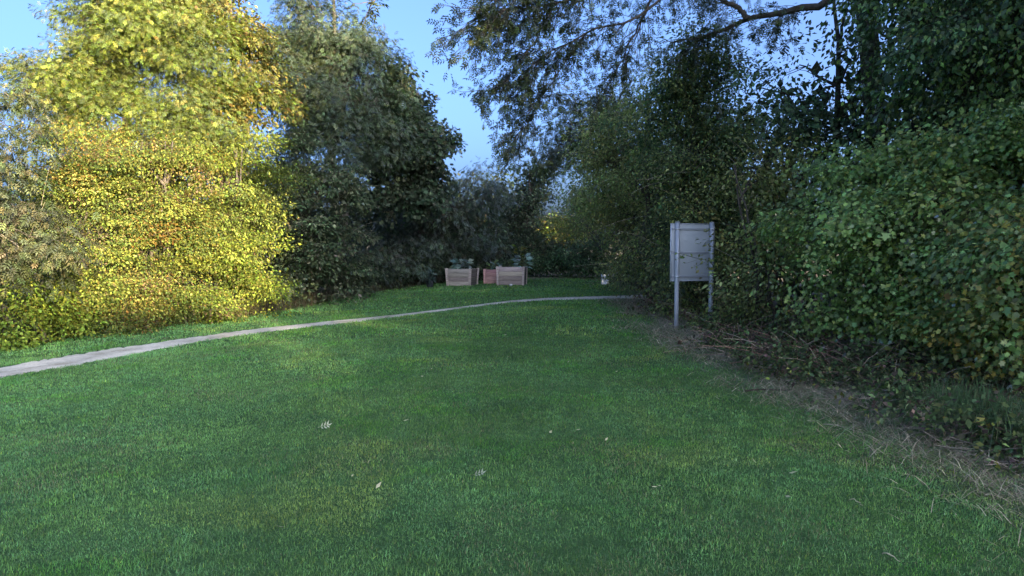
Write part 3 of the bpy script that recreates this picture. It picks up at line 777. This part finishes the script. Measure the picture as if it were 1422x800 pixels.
# ------------------------------------------------------------------ grass
def blades(px, py, hgt, wid, cols, lean=0.8, z0=None):
    n = len(px)
    a = rng.random(n) * 2 * np.pi
    la = np.abs(rng.normal(0, lean, n)) if lean > 0 else rng.uniform(1.05, 1.5, n)
    dirx, diry = np.cos(a), np.sin(a)
    fx = rng.random(n) * 2 * np.pi
    wx, wy = np.cos(fx) * wid / 2, np.sin(fx) * wid / 2
    z = terrain(px, py) if z0 is None else z0
    v = np.zeros((n, 5, 3))
    mid = 0.55
    ox, oy = dirx * hgt * np.sin(np.minimum(la, 1.4)), diry * hgt * np.sin(np.minimum(la, 1.4))
    hz = hgt * np.cos(np.minimum(la, 1.35))
    v[:, 0] = np.stack([px - wx, py - wy, z], 1); v[:, 1] = np.stack([px + wx, py + wy, z], 1)
    mx_, my_, mz = px + ox * mid * 0.7, py + oy * mid * 0.7, z + hz * mid * 1.15
    v[:, 2] = np.stack([mx_ + wx * .8, my_ + wy * .8, mz], 1); v[:, 3] = np.stack([mx_ - wx * .8, my_ - wy * .8, mz], 1)
    v[:, 4] = np.stack([px + ox, py + oy, z + hz], 1)
    b = np.arange(n)[:, None] * 5
    f = np.concatenate([b + np.array([[0, 1, 2]]), b + np.array([[0, 2, 3]]), b + np.array([[3, 2, 4]])], 0)
    return v.reshape(-1, 3), f, np.repeat(cols, 5, axis=0)

def scatter(y0, y1, dens, margin=0.10):
    wmax = (0.711 + margin) * y1 + 0.6
    n = int(2 * wmax * (y1 - y0) * dens)
    x = rng.uniform(-wmax, wmax, n); y = rng.uniform(y0, y1, n)
    return x[np.abs(x) < (0.711 + margin) * y + 0.6], y[np.abs(x) < (0.711 + margin) * y + 0.6]

GV = []; GF = []; GC = []; nv = 0
for (y0, y1, dens, h, w) in [(2.6, 4.6, 11500, .019, .0029), (4.6, 6.5, 8200, .020, .0036), (6.5, 9, 4900, .022, .0048), (9, 12.5, 2800, .027, .0070), (12.5, 18, 1000, .035, .0115), (18, 26, 480, .040, .017), (26, 36, 220, .045, .025)]:
    x, y = scatter(y0, y1, dens)
    ins = lawn_inside(x, y)
    keep = (rng.random(len(x)) < np.where(ins > -1.6, np.clip(0.70 + ins * 0.5, 0.24, 1), 0)) & ~in_path(x, y, -0.03 + 0.16 * (vnoise(x, y, .22, 61) - .5) + 0.06 * (rng.random(len(x)) - .5))
    x, y, ins = x[keep], y[keep], ins[keep]
    tone = vnoise(x, y, 1.5, 1) * 0.5 + vnoise(x, y, 0.45, 2) * 0.3 + vnoise(x, y, 5.0, 4) * 0.5
    dry = np.clip(vnoise(x, y, 0.8, 5) * 1.0 + vnoise(x, y, 0.25, 6) * .5 - 0.95 + 0.28 * np.clip(1.2 - ins, 0, 1.5), 0, 1)
    n_ = len(x)
    base = np.array([[0.121, 0.240, 0.070]]) * (0.50 + 0.80 * tone)[:, None] * np.exp(rng.normal(0, 0.24, n_))[:, None]
    bluep = np.clip((vnoise(x, y, 0.55, 51) * .6 + vnoise(x, y, 0.16, 52) * .5 - .52) * 5, 0, 1)
    blue = rng.random(n_) < 0.10 + 0.6 * bluep
    base[blue] *= np.array([0.90, 1.0, 1.25])
    lush = np.clip((vnoise(x, y, 0.7, 53) * .65 + vnoise(x, y, 0.2, 54) * .45 - .66) * 6, 0, 1)
    base *= 1 + lush[:, None] * np.array([-.14, .04, -.28])
    worn = np.clip((vnoise(x, y, 1.1, 55) * .7 + vnoise(x, y, 0.3, 56) * .4 - .68) * 5, 0, 1)
    base *= 1 + worn[:, None] * np.array([.55, .20, .10])
    fine = vnoise(x, y, 0.07, 57)
    base *= (.70 + .60 * fine)[:, None]
    yl = rng.random(n_) < 0.06
    base[yl] = base[yl] * np.array([1.7, 1.25, 0.9])
    st = rng.random(n_) < 0.015 + 0.7 * dry
    base[st] = np.array([0.17, 0.155, 0.085]) * np.exp(rng.normal(0, .3, st.sum()))[:, None]
    hh = h * (0.6 + 0.7 * rng.random(n_)) * (0.75 + 0.6 * vnoise(x, y, 0.35, 8))
    v, f, c = blades(x, y, hh, w * (0.7 + .6 * rng.random(n_)), base, 1.15)
    GV.append(v); GF.append(f + nv); GC.append(c); nv += len(v)
o = link('grass', raw_mesh('grass', np.vstack(GV), np.vstack(GF), np.vstack(GC)), M_GRASS)
tag(o, kind='stuff')

# dry cut grass and stalks along the shaded lawn edge, and tall dry grass at the sunny hedge foot
GV = []; GF = []; GC = []; nv = 0
n = 90000
y = 3.3 + 17 * rng.random(n) ** 1.4
x = np.interp(y, right_edge_y, right_edge_x) + rng.normal(0.55, 0.45, n)
keep = (vnoise(x, y, 0.95, 21) + 0.3 * vnoise(x, y, .2, 22) > 0.40 + 0.4 * rng.random(n)) & ~in_path(x, y, .05)
x, y = x[keep], y[keep]; n = len(x)
c = np.where((rng.random(n) < .62)[:, None], np.array([[0.42, 0.36, 0.25]]), np.array([[0.22, 0.17, 0.12]])) * np.exp(rng.normal(0, .35, n))[:, None]
gr = rng.random(n) < .38
c[gr] = np.array([0.11, 0.19, 0.075]) * np.exp(rng.normal(0, .3, gr.sum()))[:, None]
v, f, cc = blades(x, y, 0.06 + 0.20 * rng.random(n), 0.003 + y * 0.0005, c, -1)
GV.append(v); GF.append(f + nv); GC.append(cc); nv += len(v)
o = link('dry_grass', raw_mesh('dry_grass', np.vstack(GV), np.vstack(GF), np.vstack(GC)), M_GRASS); tag(o, kind='stuff')

def tufts(name, pts, n, h, w, pal, lean=.35, sp=.25):
    ce = pts[rng.integers(len(pts), size=n)]
    x = ce[:, 0] + rng.normal(0, sp, n); y = ce[:, 1] + rng.normal(0, sp, n)
    pc = np.array([p[0] for p in pal]); wt = np.array([p[1] for p in pal], float); wt /= wt.sum()
    c = pc[rng.choice(len(pal), n, p=wt)] * np.exp(rng.normal(0, .3, n))[:, None]
    hh = h * (0.4 + 0.8 * rng.random(n)) * (.6 + .8 * vnoise(x, y, .6, 31))
    v, f, cc = blades(x, y, hh, w, c, lean)
    o = link(name, raw_mesh(name, v, f, cc), M_GRASS); return tag(o, kind='stuff')
STRAW = [((0.14, 0.115, 0.07), 5), ((0.09, 0.075, 0.045), 4), ((0.06, 0.075, 0.03), 2)]
le_pts = np.array([G(px, py) for px, py in zip(np.linspace(225, 620, 220), np.interp(np.linspace(225, 620, 220), [225, 300, 380, 480, 560, 620], [451, 443, 430, 411, 397, 390]))])
tufts('tall_dry_grass', le_pts + np.array([.10, .05, 0]), 9000, .42, .010, STRAW, .5, .34)
le2 = np.array([G(px, py) for px, py in zip(np.linspace(-60, 240, 120), np.interp(np.linspace(-60, 240, 120), [-60, 0, 100, 200, 240], [491, 481, 465, 454, 450]))])
tufts('rough_grass', le2 + np.array([-.1, .25, 0]), 4500, .32, .010, [((0.07, 0.10, 0.025), 4), ((0.13, 0.12, 0.05), 2)], .35, .22)
gp = np.array([(xx, yy, 0) for yy in np.linspace(5.0, 6.8, 40) for xx in [np.interp(yy, right_edge_y, right_edge_x) + 0.75 + .5 * rng.random()]])
tufts('long_green_grass', gp, 3200, .30, .006, [((0.10, 0.17, 0.07), 5), ((0.12, 0.19, 0.085), 3), ((0.20, 0.18, 0.10), 1)], .45, .18)

# low leafy weeds under the bushes
def weeds():
    n = 1000
    y = 5 + 13 * rng.random(n) ** 1.2
    x = np.interp(y, right_edge_y, right_edge_x) + 0.3 + 1.5 * rng.random(n)
    k = (vnoise(x, y, 0.8, 41) > 0.42) & ~((np.abs(x - 3.0) < .45) & (y > 11.2) & (y < 13.8))
    x, y = x[k], y[k]
    bl = [(np.array([a, b, float(terrain(a, b)) + .05]), np.array([.16, .16, .08 + .22 * rng.random()]), 1.0) for a, b in zip(x, y)]
    (v, f, c), _ = foliage(bl, 'oval', .055, 9, .2, [((0.09, 0.135, 0.055), 5), ((0.12, 0.16, 0.06), 2), ((0.12, 0.09, 0.065), 2), ((0.22, 0.23, 0.06), .4)], 26, spread=.07, min_h=.02)
    o = link('undergrowth', raw_mesh('undergrowth', v, f, c), M_LEAF); tag(o, kind='stuff')
weeds()

# small broken twigs lying about under the bushes
def twig_litter():
    mb = MB()
    for k in range(1500):
        yy = 4.2 + 12 * rng.random() ** 1.3
        xx = float(np.interp(yy, right_edge_y, right_edge_x)) + .15 + abs(rng.normal(0, .7))
        a = rng.random() * 6.28; L_ = .10 + .45 * rng.random() ** 2
        t = np.linspace(-.5, .5, 4)[:, None]
        q = np.array([xx, yy, 0]) + np.array([math.cos(a), math.sin(a), 0]) * L_ * t + rng.normal(0, .012, (4, 3))
        q[:, 2] = terrain(q[:, 0], q[:, 1]) + .02 + .06 * rng.random() + (t[:, 0] * rng.normal(0, .25) * L_)
        b = .5 + 1.0 * rng.random()
        mb.tube(q, .003 + .003 * rng.random(), .002, sides=3, c=np.array((.30, .25, .19)) * b, cap=False)
    tag(mb.build('twig_litter', M_BARK), kind='stuff')
twig_litter()

# dead brown bramble tangles
def tangle(label, px, Y, w, h, n, cols, lean=0.5, leaves=40):
    X = (px - 711) / F * Y
    foot = np.array([X, Y, float(terrain(X, Y))])
    root = empty('dead_shrub', foot, label, 'shrub', 'dead stems at the lawn edge')
    mb = MB(); pts_all = []
    for k in range(n):
        p0 = np.array([rng.normal(0, w * .35), rng.normal(0, w * .3), -.02])
        L_ = h * (.5 + .9 * rng.random())
        d = nrm(np.array([rng.normal(0, lean), rng.normal(0, lean), 1.0]))
        t = np.linspace(0, 1, 6)[:, None]
        q = p0 + d * L_ * t + np.array([rng.normal(0, .35), rng.normal(0, .3), -.35]) * L_ * t ** 2
        col = np.array(cols[rng.integers(len(cols))]) * (.6 + .8 * rng.random())
        mb.tube(q, .006, .003, sides=3, c=col, cap=False); pts_all.append(q)
    mb.build('stems', M_BARK, root)
    pa = np.vstack(pts_all); pa = pa[pa[:, 2] > .05]
    pos = pa[rng.integers(len(pa), size=leaves)] + rng.normal(0, .03, (leaves, 3))
    c = np.where((rng.random(leaves) < .6)[:, None], np.array([[.09, .055, .04]]), np.array([[.06, .075, .03]])) * np.exp(rng.normal(0, .3, leaves))[:, None]
    v, f, cc = place_leaves('oval', pos, rng.normal(size=(leaves, 3)) + np.array([0, 0, -.4]), rng.normal(size=(leaves, 3)), .06 * np.exp(rng.normal(0, .3, leaves)), c)
    link('leaves', raw_mesh('leaves', v, f, cc), M_LEAF, root)
BR = [(.26, .18, .13), (.24, .135, .10), (.36, .29, .22)]
tangle('reddish-brown dead bramble clump by the path end, before the signboard', 925, 16.6, 1.0, .8, 150, BR, .5, 300)
tangle('dead brown stems at the foot of the signboard posts', 985, 14.3, .9, .6, 110, BR, .6, 260)
tangle('tangled dead bramble under the arching green shrub', 1050, 10.8, 1.1, .6, 150, BR, .8, 240)
tangle('tangled dead bramble beneath the widest maple bush', 1120, 9.5, 1.0, .7, 150, BR, .8, 240)
tangle('dead thorny stems beneath the maple bush near the long grass', 1210, 8.5, 1.1, .6, 130, BR, .8, 200)
tangle('dead stems in the dark hollow beneath the amber maple bush', 1340, 7.8, 1.2, .5, 110, BR, .8, 160)

# ------------------------------------------------------------------ signboard seen from behind
def signboard():
    Y = 13.3
    base = P(939, 458, Y); base[2] = float(terrain(base[0], Y))
    yaw = math.radians(14)
    root = empty('signboard', base, 'grey metal signboard on two posts, seen from behind beside the hedge', 'sign', None, yaw)
    S = (.40, .43, .48)
    top = 1.98 + .0
    sp = 0.70
    for i, xx in enumerate((0.0, sp)):
        mb = MB()
        mb.tube([(xx, 0, -.2), (xx, 0, .5), (xx, 0, 1.2), (xx, 0, top)], .042, sides=14, c=S)
        po = mb.build('post', M_METAL, root, smooth=True)
        cp = MB(); cp.tube([(xx, 0, top), (xx, 0, top + .012), (xx, 0, top + .02)], [.045, .045, .02], sides=14, c=(.3, .32, .35)); cp.build('cap', M_METAL, po, smooth=True)
    z0, z1 = 0.90, 1.965
    x0, x1 = -.105, sp + .075
    mb = MB(); mb.box((x0, .062, z0), (x1, .068, z1), c=(.41, .445, .47)); pn = mb.build('panel', M_ALU, root, bevel=.002)
    fr = MB()
    fr.box((x0 - .006, .045, z0 - .004), (x0 + .012, .072, z1 + .004), c=(.50, .53, .58)); fr.box((x1 - .012, .045, z0 - .004), (x1 + .006, .072, z1 + .004), c=(.46, .49, .54))
    fr.box((x0 + .013, .046, z0 - .004), (x1 - .013, .072, z0 + .010), c=(.40, .43, .48)); fr.box((x0 + .013, .046, z1 - .010), (x1 - .013, .072, z1 + .004), c=(.40, .43, .48))
    fr.build('edge_frame', M_ALU, pn)
    for zz in (z0 + .085, z0 + .525, z1 - .10):
        mb = MB(); mb.box((x0 + .02, .044, zz - .018), (x1 - .02, .0615, zz + .018), c=(.33, .355, .40)); mb.box((x0 + .02, .0395, zz + .006), (x1 - .02, .0438, zz + .018), c=(.36, .385, .43))
        mb.build('rail', M_ALU, root, bevel=.002)
        for xx in (0.0, sp):
            c_ = MB()
            th = np.linspace(0, 2 * np.pi, 17)
            c_.tube([(xx, 0, zz - .014), (xx, 0, zz + .014)], .0455, sides=14, c=(.55, .57, .6))
            c_.box((xx - .012, -.060, zz - .010), (xx + .012, -.044, zz + .010), c=(.75, .76, .78))
            c_.build('clamp', M_METAL, root)
    return root
signboard()
# a thin living shoot crossing the back of the board
def shoot():
    p = np.array([P(1003, 385, 12.95), P(985, 362, 12.9), P(965, 358, 12.88), P(944, 352, 12.9), P(928, 348, 12.95)])
    foot = np.array([P(1003, 385, 12.95)[0], 12.95, 0.0]); foot[2] = float(terrain(foot[0], foot[1]))
    root = empty('bramble_shoot', foot, 'thin leafy bramble shoot crossing in front of the signboard back', 'plant')
    full = np.vstack([[foot, foot + (p[0] - foot) * .5], p])
    mb = MB(); mb.tube(full - foot, .006, .003, sides=5, c=(.10, .10, .06)); 
    P2 = [p]
    for a, b in ((P(985, 362, 12.9), P(960, 372, 12.9)), (P(975, 360, 12.9), P(950, 366, 12.88)), (P(950, 354, 12.9), P(938, 362, 12.9))):
        q = wiggle(a, b, 5, .05); mb.tube(q - foot, .003, .002, sides=3, c=(.10, .10, .06), cap=False); P2.append(q)
    mb.build('stem', M_BARK, root)
    pa = np.vstack([np.stack([np.interp(np.linspace(0, 1, 30), np.linspace(0, 1, len(q)), q[:, i]) for i in range(3)], 1) for q in P2])
    n = 34
    pos = pa[rng.integers(len(pa), size=n)] + rng.normal(0, .012, (n, 3))
    v, f, c = place_leaves('oval', pos, rng.normal(size=(n, 3)) + np.array([-.3, 0, -.2]), rng.normal(0, .6, (n, 3)) + np.array([0, -.4, .8]), .055 * np.exp(rng.normal(0, .2, n)), pick_colours(HAW, np.zeros(n, int), 1))
    link('leaves', raw_mesh('leaves', v - foot, f, c), M_LEAF, root)
shoot()

# ------------------------------------------------------------------ timber planters
def planter(label, px, py, w, d, h, yaw, wood, flare=0.08, group='timber planters on the far lawn'):
    g = G(px, py)
    root = empty('planter', g, label, 'planter', group, yaw)
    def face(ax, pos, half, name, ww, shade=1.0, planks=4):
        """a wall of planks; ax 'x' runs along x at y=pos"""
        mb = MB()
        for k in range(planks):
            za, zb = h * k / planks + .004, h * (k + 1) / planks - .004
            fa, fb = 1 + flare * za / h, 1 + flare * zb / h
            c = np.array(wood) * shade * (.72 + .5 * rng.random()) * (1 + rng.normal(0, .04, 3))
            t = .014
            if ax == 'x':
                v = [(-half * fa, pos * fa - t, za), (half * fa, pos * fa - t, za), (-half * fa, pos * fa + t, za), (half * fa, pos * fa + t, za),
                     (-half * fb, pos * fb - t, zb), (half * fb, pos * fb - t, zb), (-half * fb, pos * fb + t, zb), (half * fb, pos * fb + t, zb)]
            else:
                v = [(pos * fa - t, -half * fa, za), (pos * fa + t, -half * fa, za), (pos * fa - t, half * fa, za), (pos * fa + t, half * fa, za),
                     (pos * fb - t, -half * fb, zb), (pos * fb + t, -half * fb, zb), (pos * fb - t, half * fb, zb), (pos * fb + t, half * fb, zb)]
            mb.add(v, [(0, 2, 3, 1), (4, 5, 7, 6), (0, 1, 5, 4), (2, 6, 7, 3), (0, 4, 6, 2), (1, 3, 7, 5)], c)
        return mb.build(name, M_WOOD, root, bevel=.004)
    face('x', -d / 2, w / 2 - .05, 'front_panel', w); face('x', d / 2, w / 2 - .05, 'back_panel', w)
    a = face('y', -w / 2, d / 2 - .05, 'end_panel', d); b = face('y', w / 2, d / 2 - .05, 'end_panel', d, .35)  # right-hand end: same wood, its shade put into the plank colour
    for sx in (-1, 1):
        for sy in (-1, 1):
            mb = MB()
            p0 = np.array([sx * w / 2, sy * d / 2, 0]); p1 = np.array([sx * w / 2 * (1 + flare), sy * d / 2 * (1 + flare), h + .02])
            q = .042
            v = []
            for p in (p0, p1):
                v += [(p[0] - q, p[1] - q, p[2]), (p[0] + q, p[1] - q, p[2]), (p[0] - q, p[1] + q, p[2]), (p[0] + q, p[1] + q, p[2])]
            mb.add(v, [(0, 2, 3, 1), (4, 5, 7, 6), (0, 1, 5, 4), (2, 6, 7, 3), (0, 4, 6, 2), (1, 3, 7, 5)], np.array(wood) * 1.18)
            mb.build('corner_post', M_WOOD, root, bevel=.004)
    mb = MB(); s = 1 + flare * .85
    hx, hy = w / 2 * s - .07, d / 2 * s - .07
    N_ = 10
    vv = [(hx * (2 * i / N_ - 1), hy * (2 * j / N_ - 1), h * .86 + .03 * rng.random()) for j in range(N_ + 1) for i in range(N_ + 1)]
    ff = [(j * (N_ + 1) + i, j * (N_ + 1) + i + 1, (j + 1) * (N_ + 1) + i + 1, (j + 1) * (N_ + 1) + i) for j in range(N_) for i in range(N_)]
    mb.add(vv, ff, (.035, .026, .018)); mb.build('soil', M_SOIL, root)
    return root, g
GREYW = (.335, .275, .24); PINKW = (.42, .235, .205)
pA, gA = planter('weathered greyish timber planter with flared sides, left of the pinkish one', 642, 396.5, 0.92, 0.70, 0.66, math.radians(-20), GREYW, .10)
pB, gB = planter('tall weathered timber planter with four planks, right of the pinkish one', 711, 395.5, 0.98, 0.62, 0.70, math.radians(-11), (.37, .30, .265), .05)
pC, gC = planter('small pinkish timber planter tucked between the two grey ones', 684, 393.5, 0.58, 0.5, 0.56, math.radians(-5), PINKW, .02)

# plants growing in the planters
def leafy(label, name, cat, loc, n, leaf, h, pal, kind='oval', group=None, stem=True, spread=.16, upw=.7):
    root = empty(name, loc, label, cat, group)
    pos = []; d = []; mb = MB()
    for k in range(n):
        a = rng.random() * 6.28; t = (k + .5) / n
        p0 = np.array([0, 0, h * t * (.8)])
        dd = nrm(np.array([math.cos(a), math.sin(a), upw * (.4 + t)]))
        p1 = p0 + dd * spread * (.5 + .6 * rng.random())
        if stem: mb.tube([p0, (p0 + p1) / 2 + [0, 0, .01], p1], .006, .004, sides=4, c=(.07, .09, .05))
        pos.append(p1); d.append(nrm(dd + np.array([0, 0, -.5])))
    mb.tube([(0, 0, -.03), (0.01, 0, h * .5), (0, 0.01, h * .9)], .014, .006, sides=6, c=(.09, .10, .06))
    mb.build('stem', M_BARK, root)
    pos = np.array(pos); d = np.array(d)
    v, f, c = place_leaves(kind, pos, d, nrm(rng.normal(0, .7, pos.shape) + np.array([0, -.5, .5])), leaf * np.exp(rng.normal(0, .2, n)), pick_colours(pal, np.zeros(n, int), 1))
    link('leaves', raw_mesh('leaves', v, f, c), M_LEAF, root)
    return root
KALE = [((0.18, 0.26, 0.22), 4), ((0.13, 0.20, 0.165), 3), ((0.24, 0.30, 0.26), 1)]
GREENV = [((0.10, 0.15, 0.06), 4), ((0.09, 0.11, 0.04), 2)]
def on(g, dx, dy, h): return (g[0] + dx, g[1] + dy, g[2] + h)
GK = 'kale and herbs in the planters'
leafy('blue-grey kale rosette at the back of the greyish flared planter', 'kale_plant', 'plant', on(gA, -.10, .02, .58), 30, .24, .42, KALE, 'oval', GK)
leafy('blue-grey kale leaning towards the corner of the greyish flared planter', 'kale_plant', 'plant', on(gA, .12, -.03, .58), 26, .22, .40, KALE, 'oval', GK)
leafy('low dark leafy herb growing in the pinkish planter', 'herb_plant', 'plant', on(gC, -.05, 0, .50), 40, .14, .34, GREENV, 'oval', GK)
leafy('small blue-green kale in the pinkish planter corner', 'kale_plant', 'plant', on(gC, .16, .02, .50), 20, .18, .28, KALE, 'oval', GK)
leafy('bushy green herb in the middle of the four-plank planter', 'herb_plant', 'plant', on(gB, -.18, 0, .62), 50, .12, .32, GREENV, 'oval', GK)
leafy('big blue-green kale hanging over the end of the four-plank planter', 'kale_plant', 'plant', on(gB, .44, -.02, .60), 40, .22, .52, KALE, 'oval', GK, True, .26)
leafy('tall yellow-green flowering stalk rising behind the big kale', 'mustard_plant', 'plant', on(gB, .26, .10, .60), 90, .13, 1.0, [((0.12, .16, .045), 4), ((.14, .15, .04), 2)], 'oval', GK, True, .16)
# pale stone leaning on the planter
def pebble(label, px, py, s):
    g = G(px, py)
    mb = MB()
    k = 8; rings = []
    for i in range(5):
        ph = -.5 * np.pi + np.pi * (i + .5) / 5
        rings.append([(s * 1.2 * math.cos(ph) * math.cos(t) * (1 + .12 * math.sin(3 * t + i)), s * .8 * math.cos(ph) * math.sin(t), s * (.8 + .8 * math.sin(ph))) for t in np.linspace(0, 2 * np.pi, k, endpoint=False)])
    v = [p for r in rings for p in r]
    f = [(i * k + j, i * k + (j + 1) % k, (i + 1) * k + (j + 1) % k, (i + 1) * k + j) for i in range(4) for j in range(k)]
    f += [(0, 3, 2, 1), (0, 5, 4, 3), (0, 7, 6, 5), (32, 33, 34, 35), (32, 35, 36, 37), (32, 37, 38, 39)]
    mb.add(v, f, (.6, .6, .6))
    o = mb.build('stone', M_PLASTIC, None, smooth=True); o.location = V(g); tag(o, label, 'stone')
pebble('small white stone at the foot of the four-plank planter', 709.5, 397.5, .055)

# potted plant beside the planters
def pot():
    g = G(597, 399)
    root = empty('potted_plant', g, 'dark bushy plant in a low black pot at the hedge foot, left of the planters', 'plant')
    mb = MB(); mb.tube([(0, 0, 0), (0, 0, .02), (0, 0, .24), (0, 0, .26), (0, 0, .26)], [.12, .125, .16, .175, .15], sides=16, c=(.03, .035, .04)); mb.build('pot', M_PLASTIC, root, smooth=True)
    n = 130
    u = nrm(rng.normal(size=(n, 3))); pos = u * np.array([.24, .22, .22]) * (rng.random(n) ** .4)[:, None] + np.array([0, 0, .42])
    v, f, c = place_leaves('oval', pos, u + rng.normal(0, .4, (n, 3)) + np.array([0, 0, -.3]), u * .7 + np.array([0, -.3, .5]) + rng.normal(0, .4, (n, 3)), .12 * np.exp(rng.normal(0, .2, n)), pick_colours([((.04, .065, .05), 3), ((.06, .09, .07), 2)], np.zeros(n, int), 1))
    link('leaves', raw_mesh('leaves', v, f, c), M_LEAF, root)
    mb = MB(); 
    for k in range(6): mb.tube([(0, 0, .22), (rng.normal(0, .06), rng.normal(0, .06), .36), (rng.normal(0, .12), rng.normal(0, .1), .48)], .008, .004, sides=4, c=(.06, .05, .04))
    mb.build('stem', M_BARK, root)
pot()

# white marker at the hedge end
def marker():
    g = G(840, 395)
    root = empty('marker_post', g, 'short white plastic marker with rounded top at the far end of the hedge', 'marker post', None, math.radians(8))
    w, d, h = .30, .16, .40
    def prism(w, d, z0, z1, r, c):
        ring = []
        for cx, cy, a0 in ((w / 2 - r, d / 2 - r, 0), (-w / 2 + r, d / 2 - r, 90), (-w / 2 + r, -d / 2 + r, 180), (w / 2 - r, -d / 2 + r, 270)):
            for k in range(4):
                a = math.radians(a0 + 30 * k); ring.append((cx + r * math.cos(a), cy + r * math.sin(a)))
        return ring
    ring = prism(w, d, 0, h, .05, None); k = len(ring)
    lv = [(1, 0), (1, .02), (1, h - .05), (.94, h - .018), (.80, h), (.3, h + .004)]
    v = [(x * s, y * s, z) for s, z in lv for x, y in ring]
    f = [(i * k + j, i * k + (j + 1) % k, (i + 1) * k + (j + 1) % k, (i + 1) * k + j) for i in range(len(lv) - 1) for j in range(k)]
    b = (len(lv) - 1) * k
    f += [(b, b + j, b + j + 1, b + j + 2) for j in range(1, k - 2, 2)]
    mb = MB(); mb.add(v, f, (.86, .87, .90)); mb.build('body', M_PLASTIC, root, smooth=True)
    mb = MB(); mb.tube([(0, 0, -.05), (0, 0, 0.012)], .19, .17, sides=12, c=(.5, .5, .5)); mb.build('foot', M_PLASTIC, root, smooth=True)
marker()

# ------------------------------------------------------------------ fallen leaves, stalks on the lawn
def fallen(label, px, py, size, kind, col, group, yaw, name='fallen_leaf', mesh=None):
    g = G(px, py)
    if mesh is None:
        tv, tf = template(kind)
        tv = tv * size
        tv[:, 2] = np.abs(tv[:, 2]) * 1.2
        mesh = raw_mesh(name, tv, tf, np.broadcast_to(np.array(col), (len(tv), 3)))
        mesh.materials.append(M_LEAF)
    o = bpy.data.objects.new(name, mesh); COL.objects.link(o)
    o.location = (g[0], g[1], g[2] + .036); o.rotation_euler = (.45 + rng.normal(0, .2), rng.normal(0, .2), yaw)
    tag(o, label, 'leaf', group); return o
fallen('pale compound leaf lying on the lawn, upper of the two large ones', 441, 600, .125, 'compound', (.50, .50, .36), None, .25)
fallen('pale compound leaf lying on the lawn, closest to the camera', 655, 668, .10, 'compound', (.46, .46, .34), None, .05)
proto = None
spots = [(585, 527), (598, 516), (678, 545), (788, 507), (855, 521), (763, 608), (800, 603), (840, 618), (522, 686), (488, 670), (398, 742), (905, 684), (918, 683), (1050, 650), (1095, 664), (1090, 697), (1228, 697), (1366, 694), (640, 478), (700, 468), (780, 462),
         (820, 470), (560, 590), (720, 480), (950, 600), (1000, 560), (745, 398), (770, 401), (700, 402), (990, 530), (1036, 578), (1120, 590), (860, 448), (300, 560), (210, 600), (150, 680)]
for i, (px, py) in enumerate(spots):
    lab = 'small pale fallen leaf lying loose on the lawn'
    if proto is None:
        ob = fallen(lab, px, py, .045, 'long', (.55, .52, .34), 'small fallen leaves on the lawn', rng.random() * 6)
        proto = ob
    else:
        ob = fallen(lab, px, py, .05, 'oval', None, 'small fallen leaves on the lawn', rng.random() * 6, mesh=proto.data)
    ob.scale = (.7 + .9 * rng.random(),) * 3
def stalk(label, a, b, r=.004, c=(.34, .30, .22)):
    p0, p1 = G(*a), G(*b)
    t = np.linspace(0, 1, 7)[:, None]
    q = p0 + (p1 - p0) * t; q[:, 2] = terrain(q[:, 0], q[:, 1]) + .035 + .012 * np.sin(t[:, 0] * 5)
    q[1:-1, :2] += rng.normal(0, .006, (5, 2))
    mb = MB(); mb.tube(q - p0, r, r * .5, sides=5, c=c)
    o = mb.build('dry_stalk', M_BARK, None); o.location = V(p0); tag(o, label, 'stalk', 'dry stalks lying on the grass')
stalk('long pale dry stalk on the grass below the widest maple bush', (1143, 595), (1200, 605))
stalk('short bent dry stalk on open lawn', (1180, 702), (1198, 708), .003)
stalk('thick pale stalk lying on the litter at the frame edge', (1380, 630), (1422, 641), .006)
stalk('pale stalk on the litter below the long green grass', (1315, 598), (1372, 607), .005)
stalk('short pale stalk slanting across the litter', (1302, 612), (1318, 605), .005)
stalk('dark stick lying under the arching green shrub', (1035, 548), (1100, 545), .010, (.06, .045, .035))
stalk('pale stick lying beside the dark stick', (1005, 493), (1060, 505), .006)
stalk('faint dry stalk on the lawn nearest the camera', (1225, 780), (1250, 788), .003)
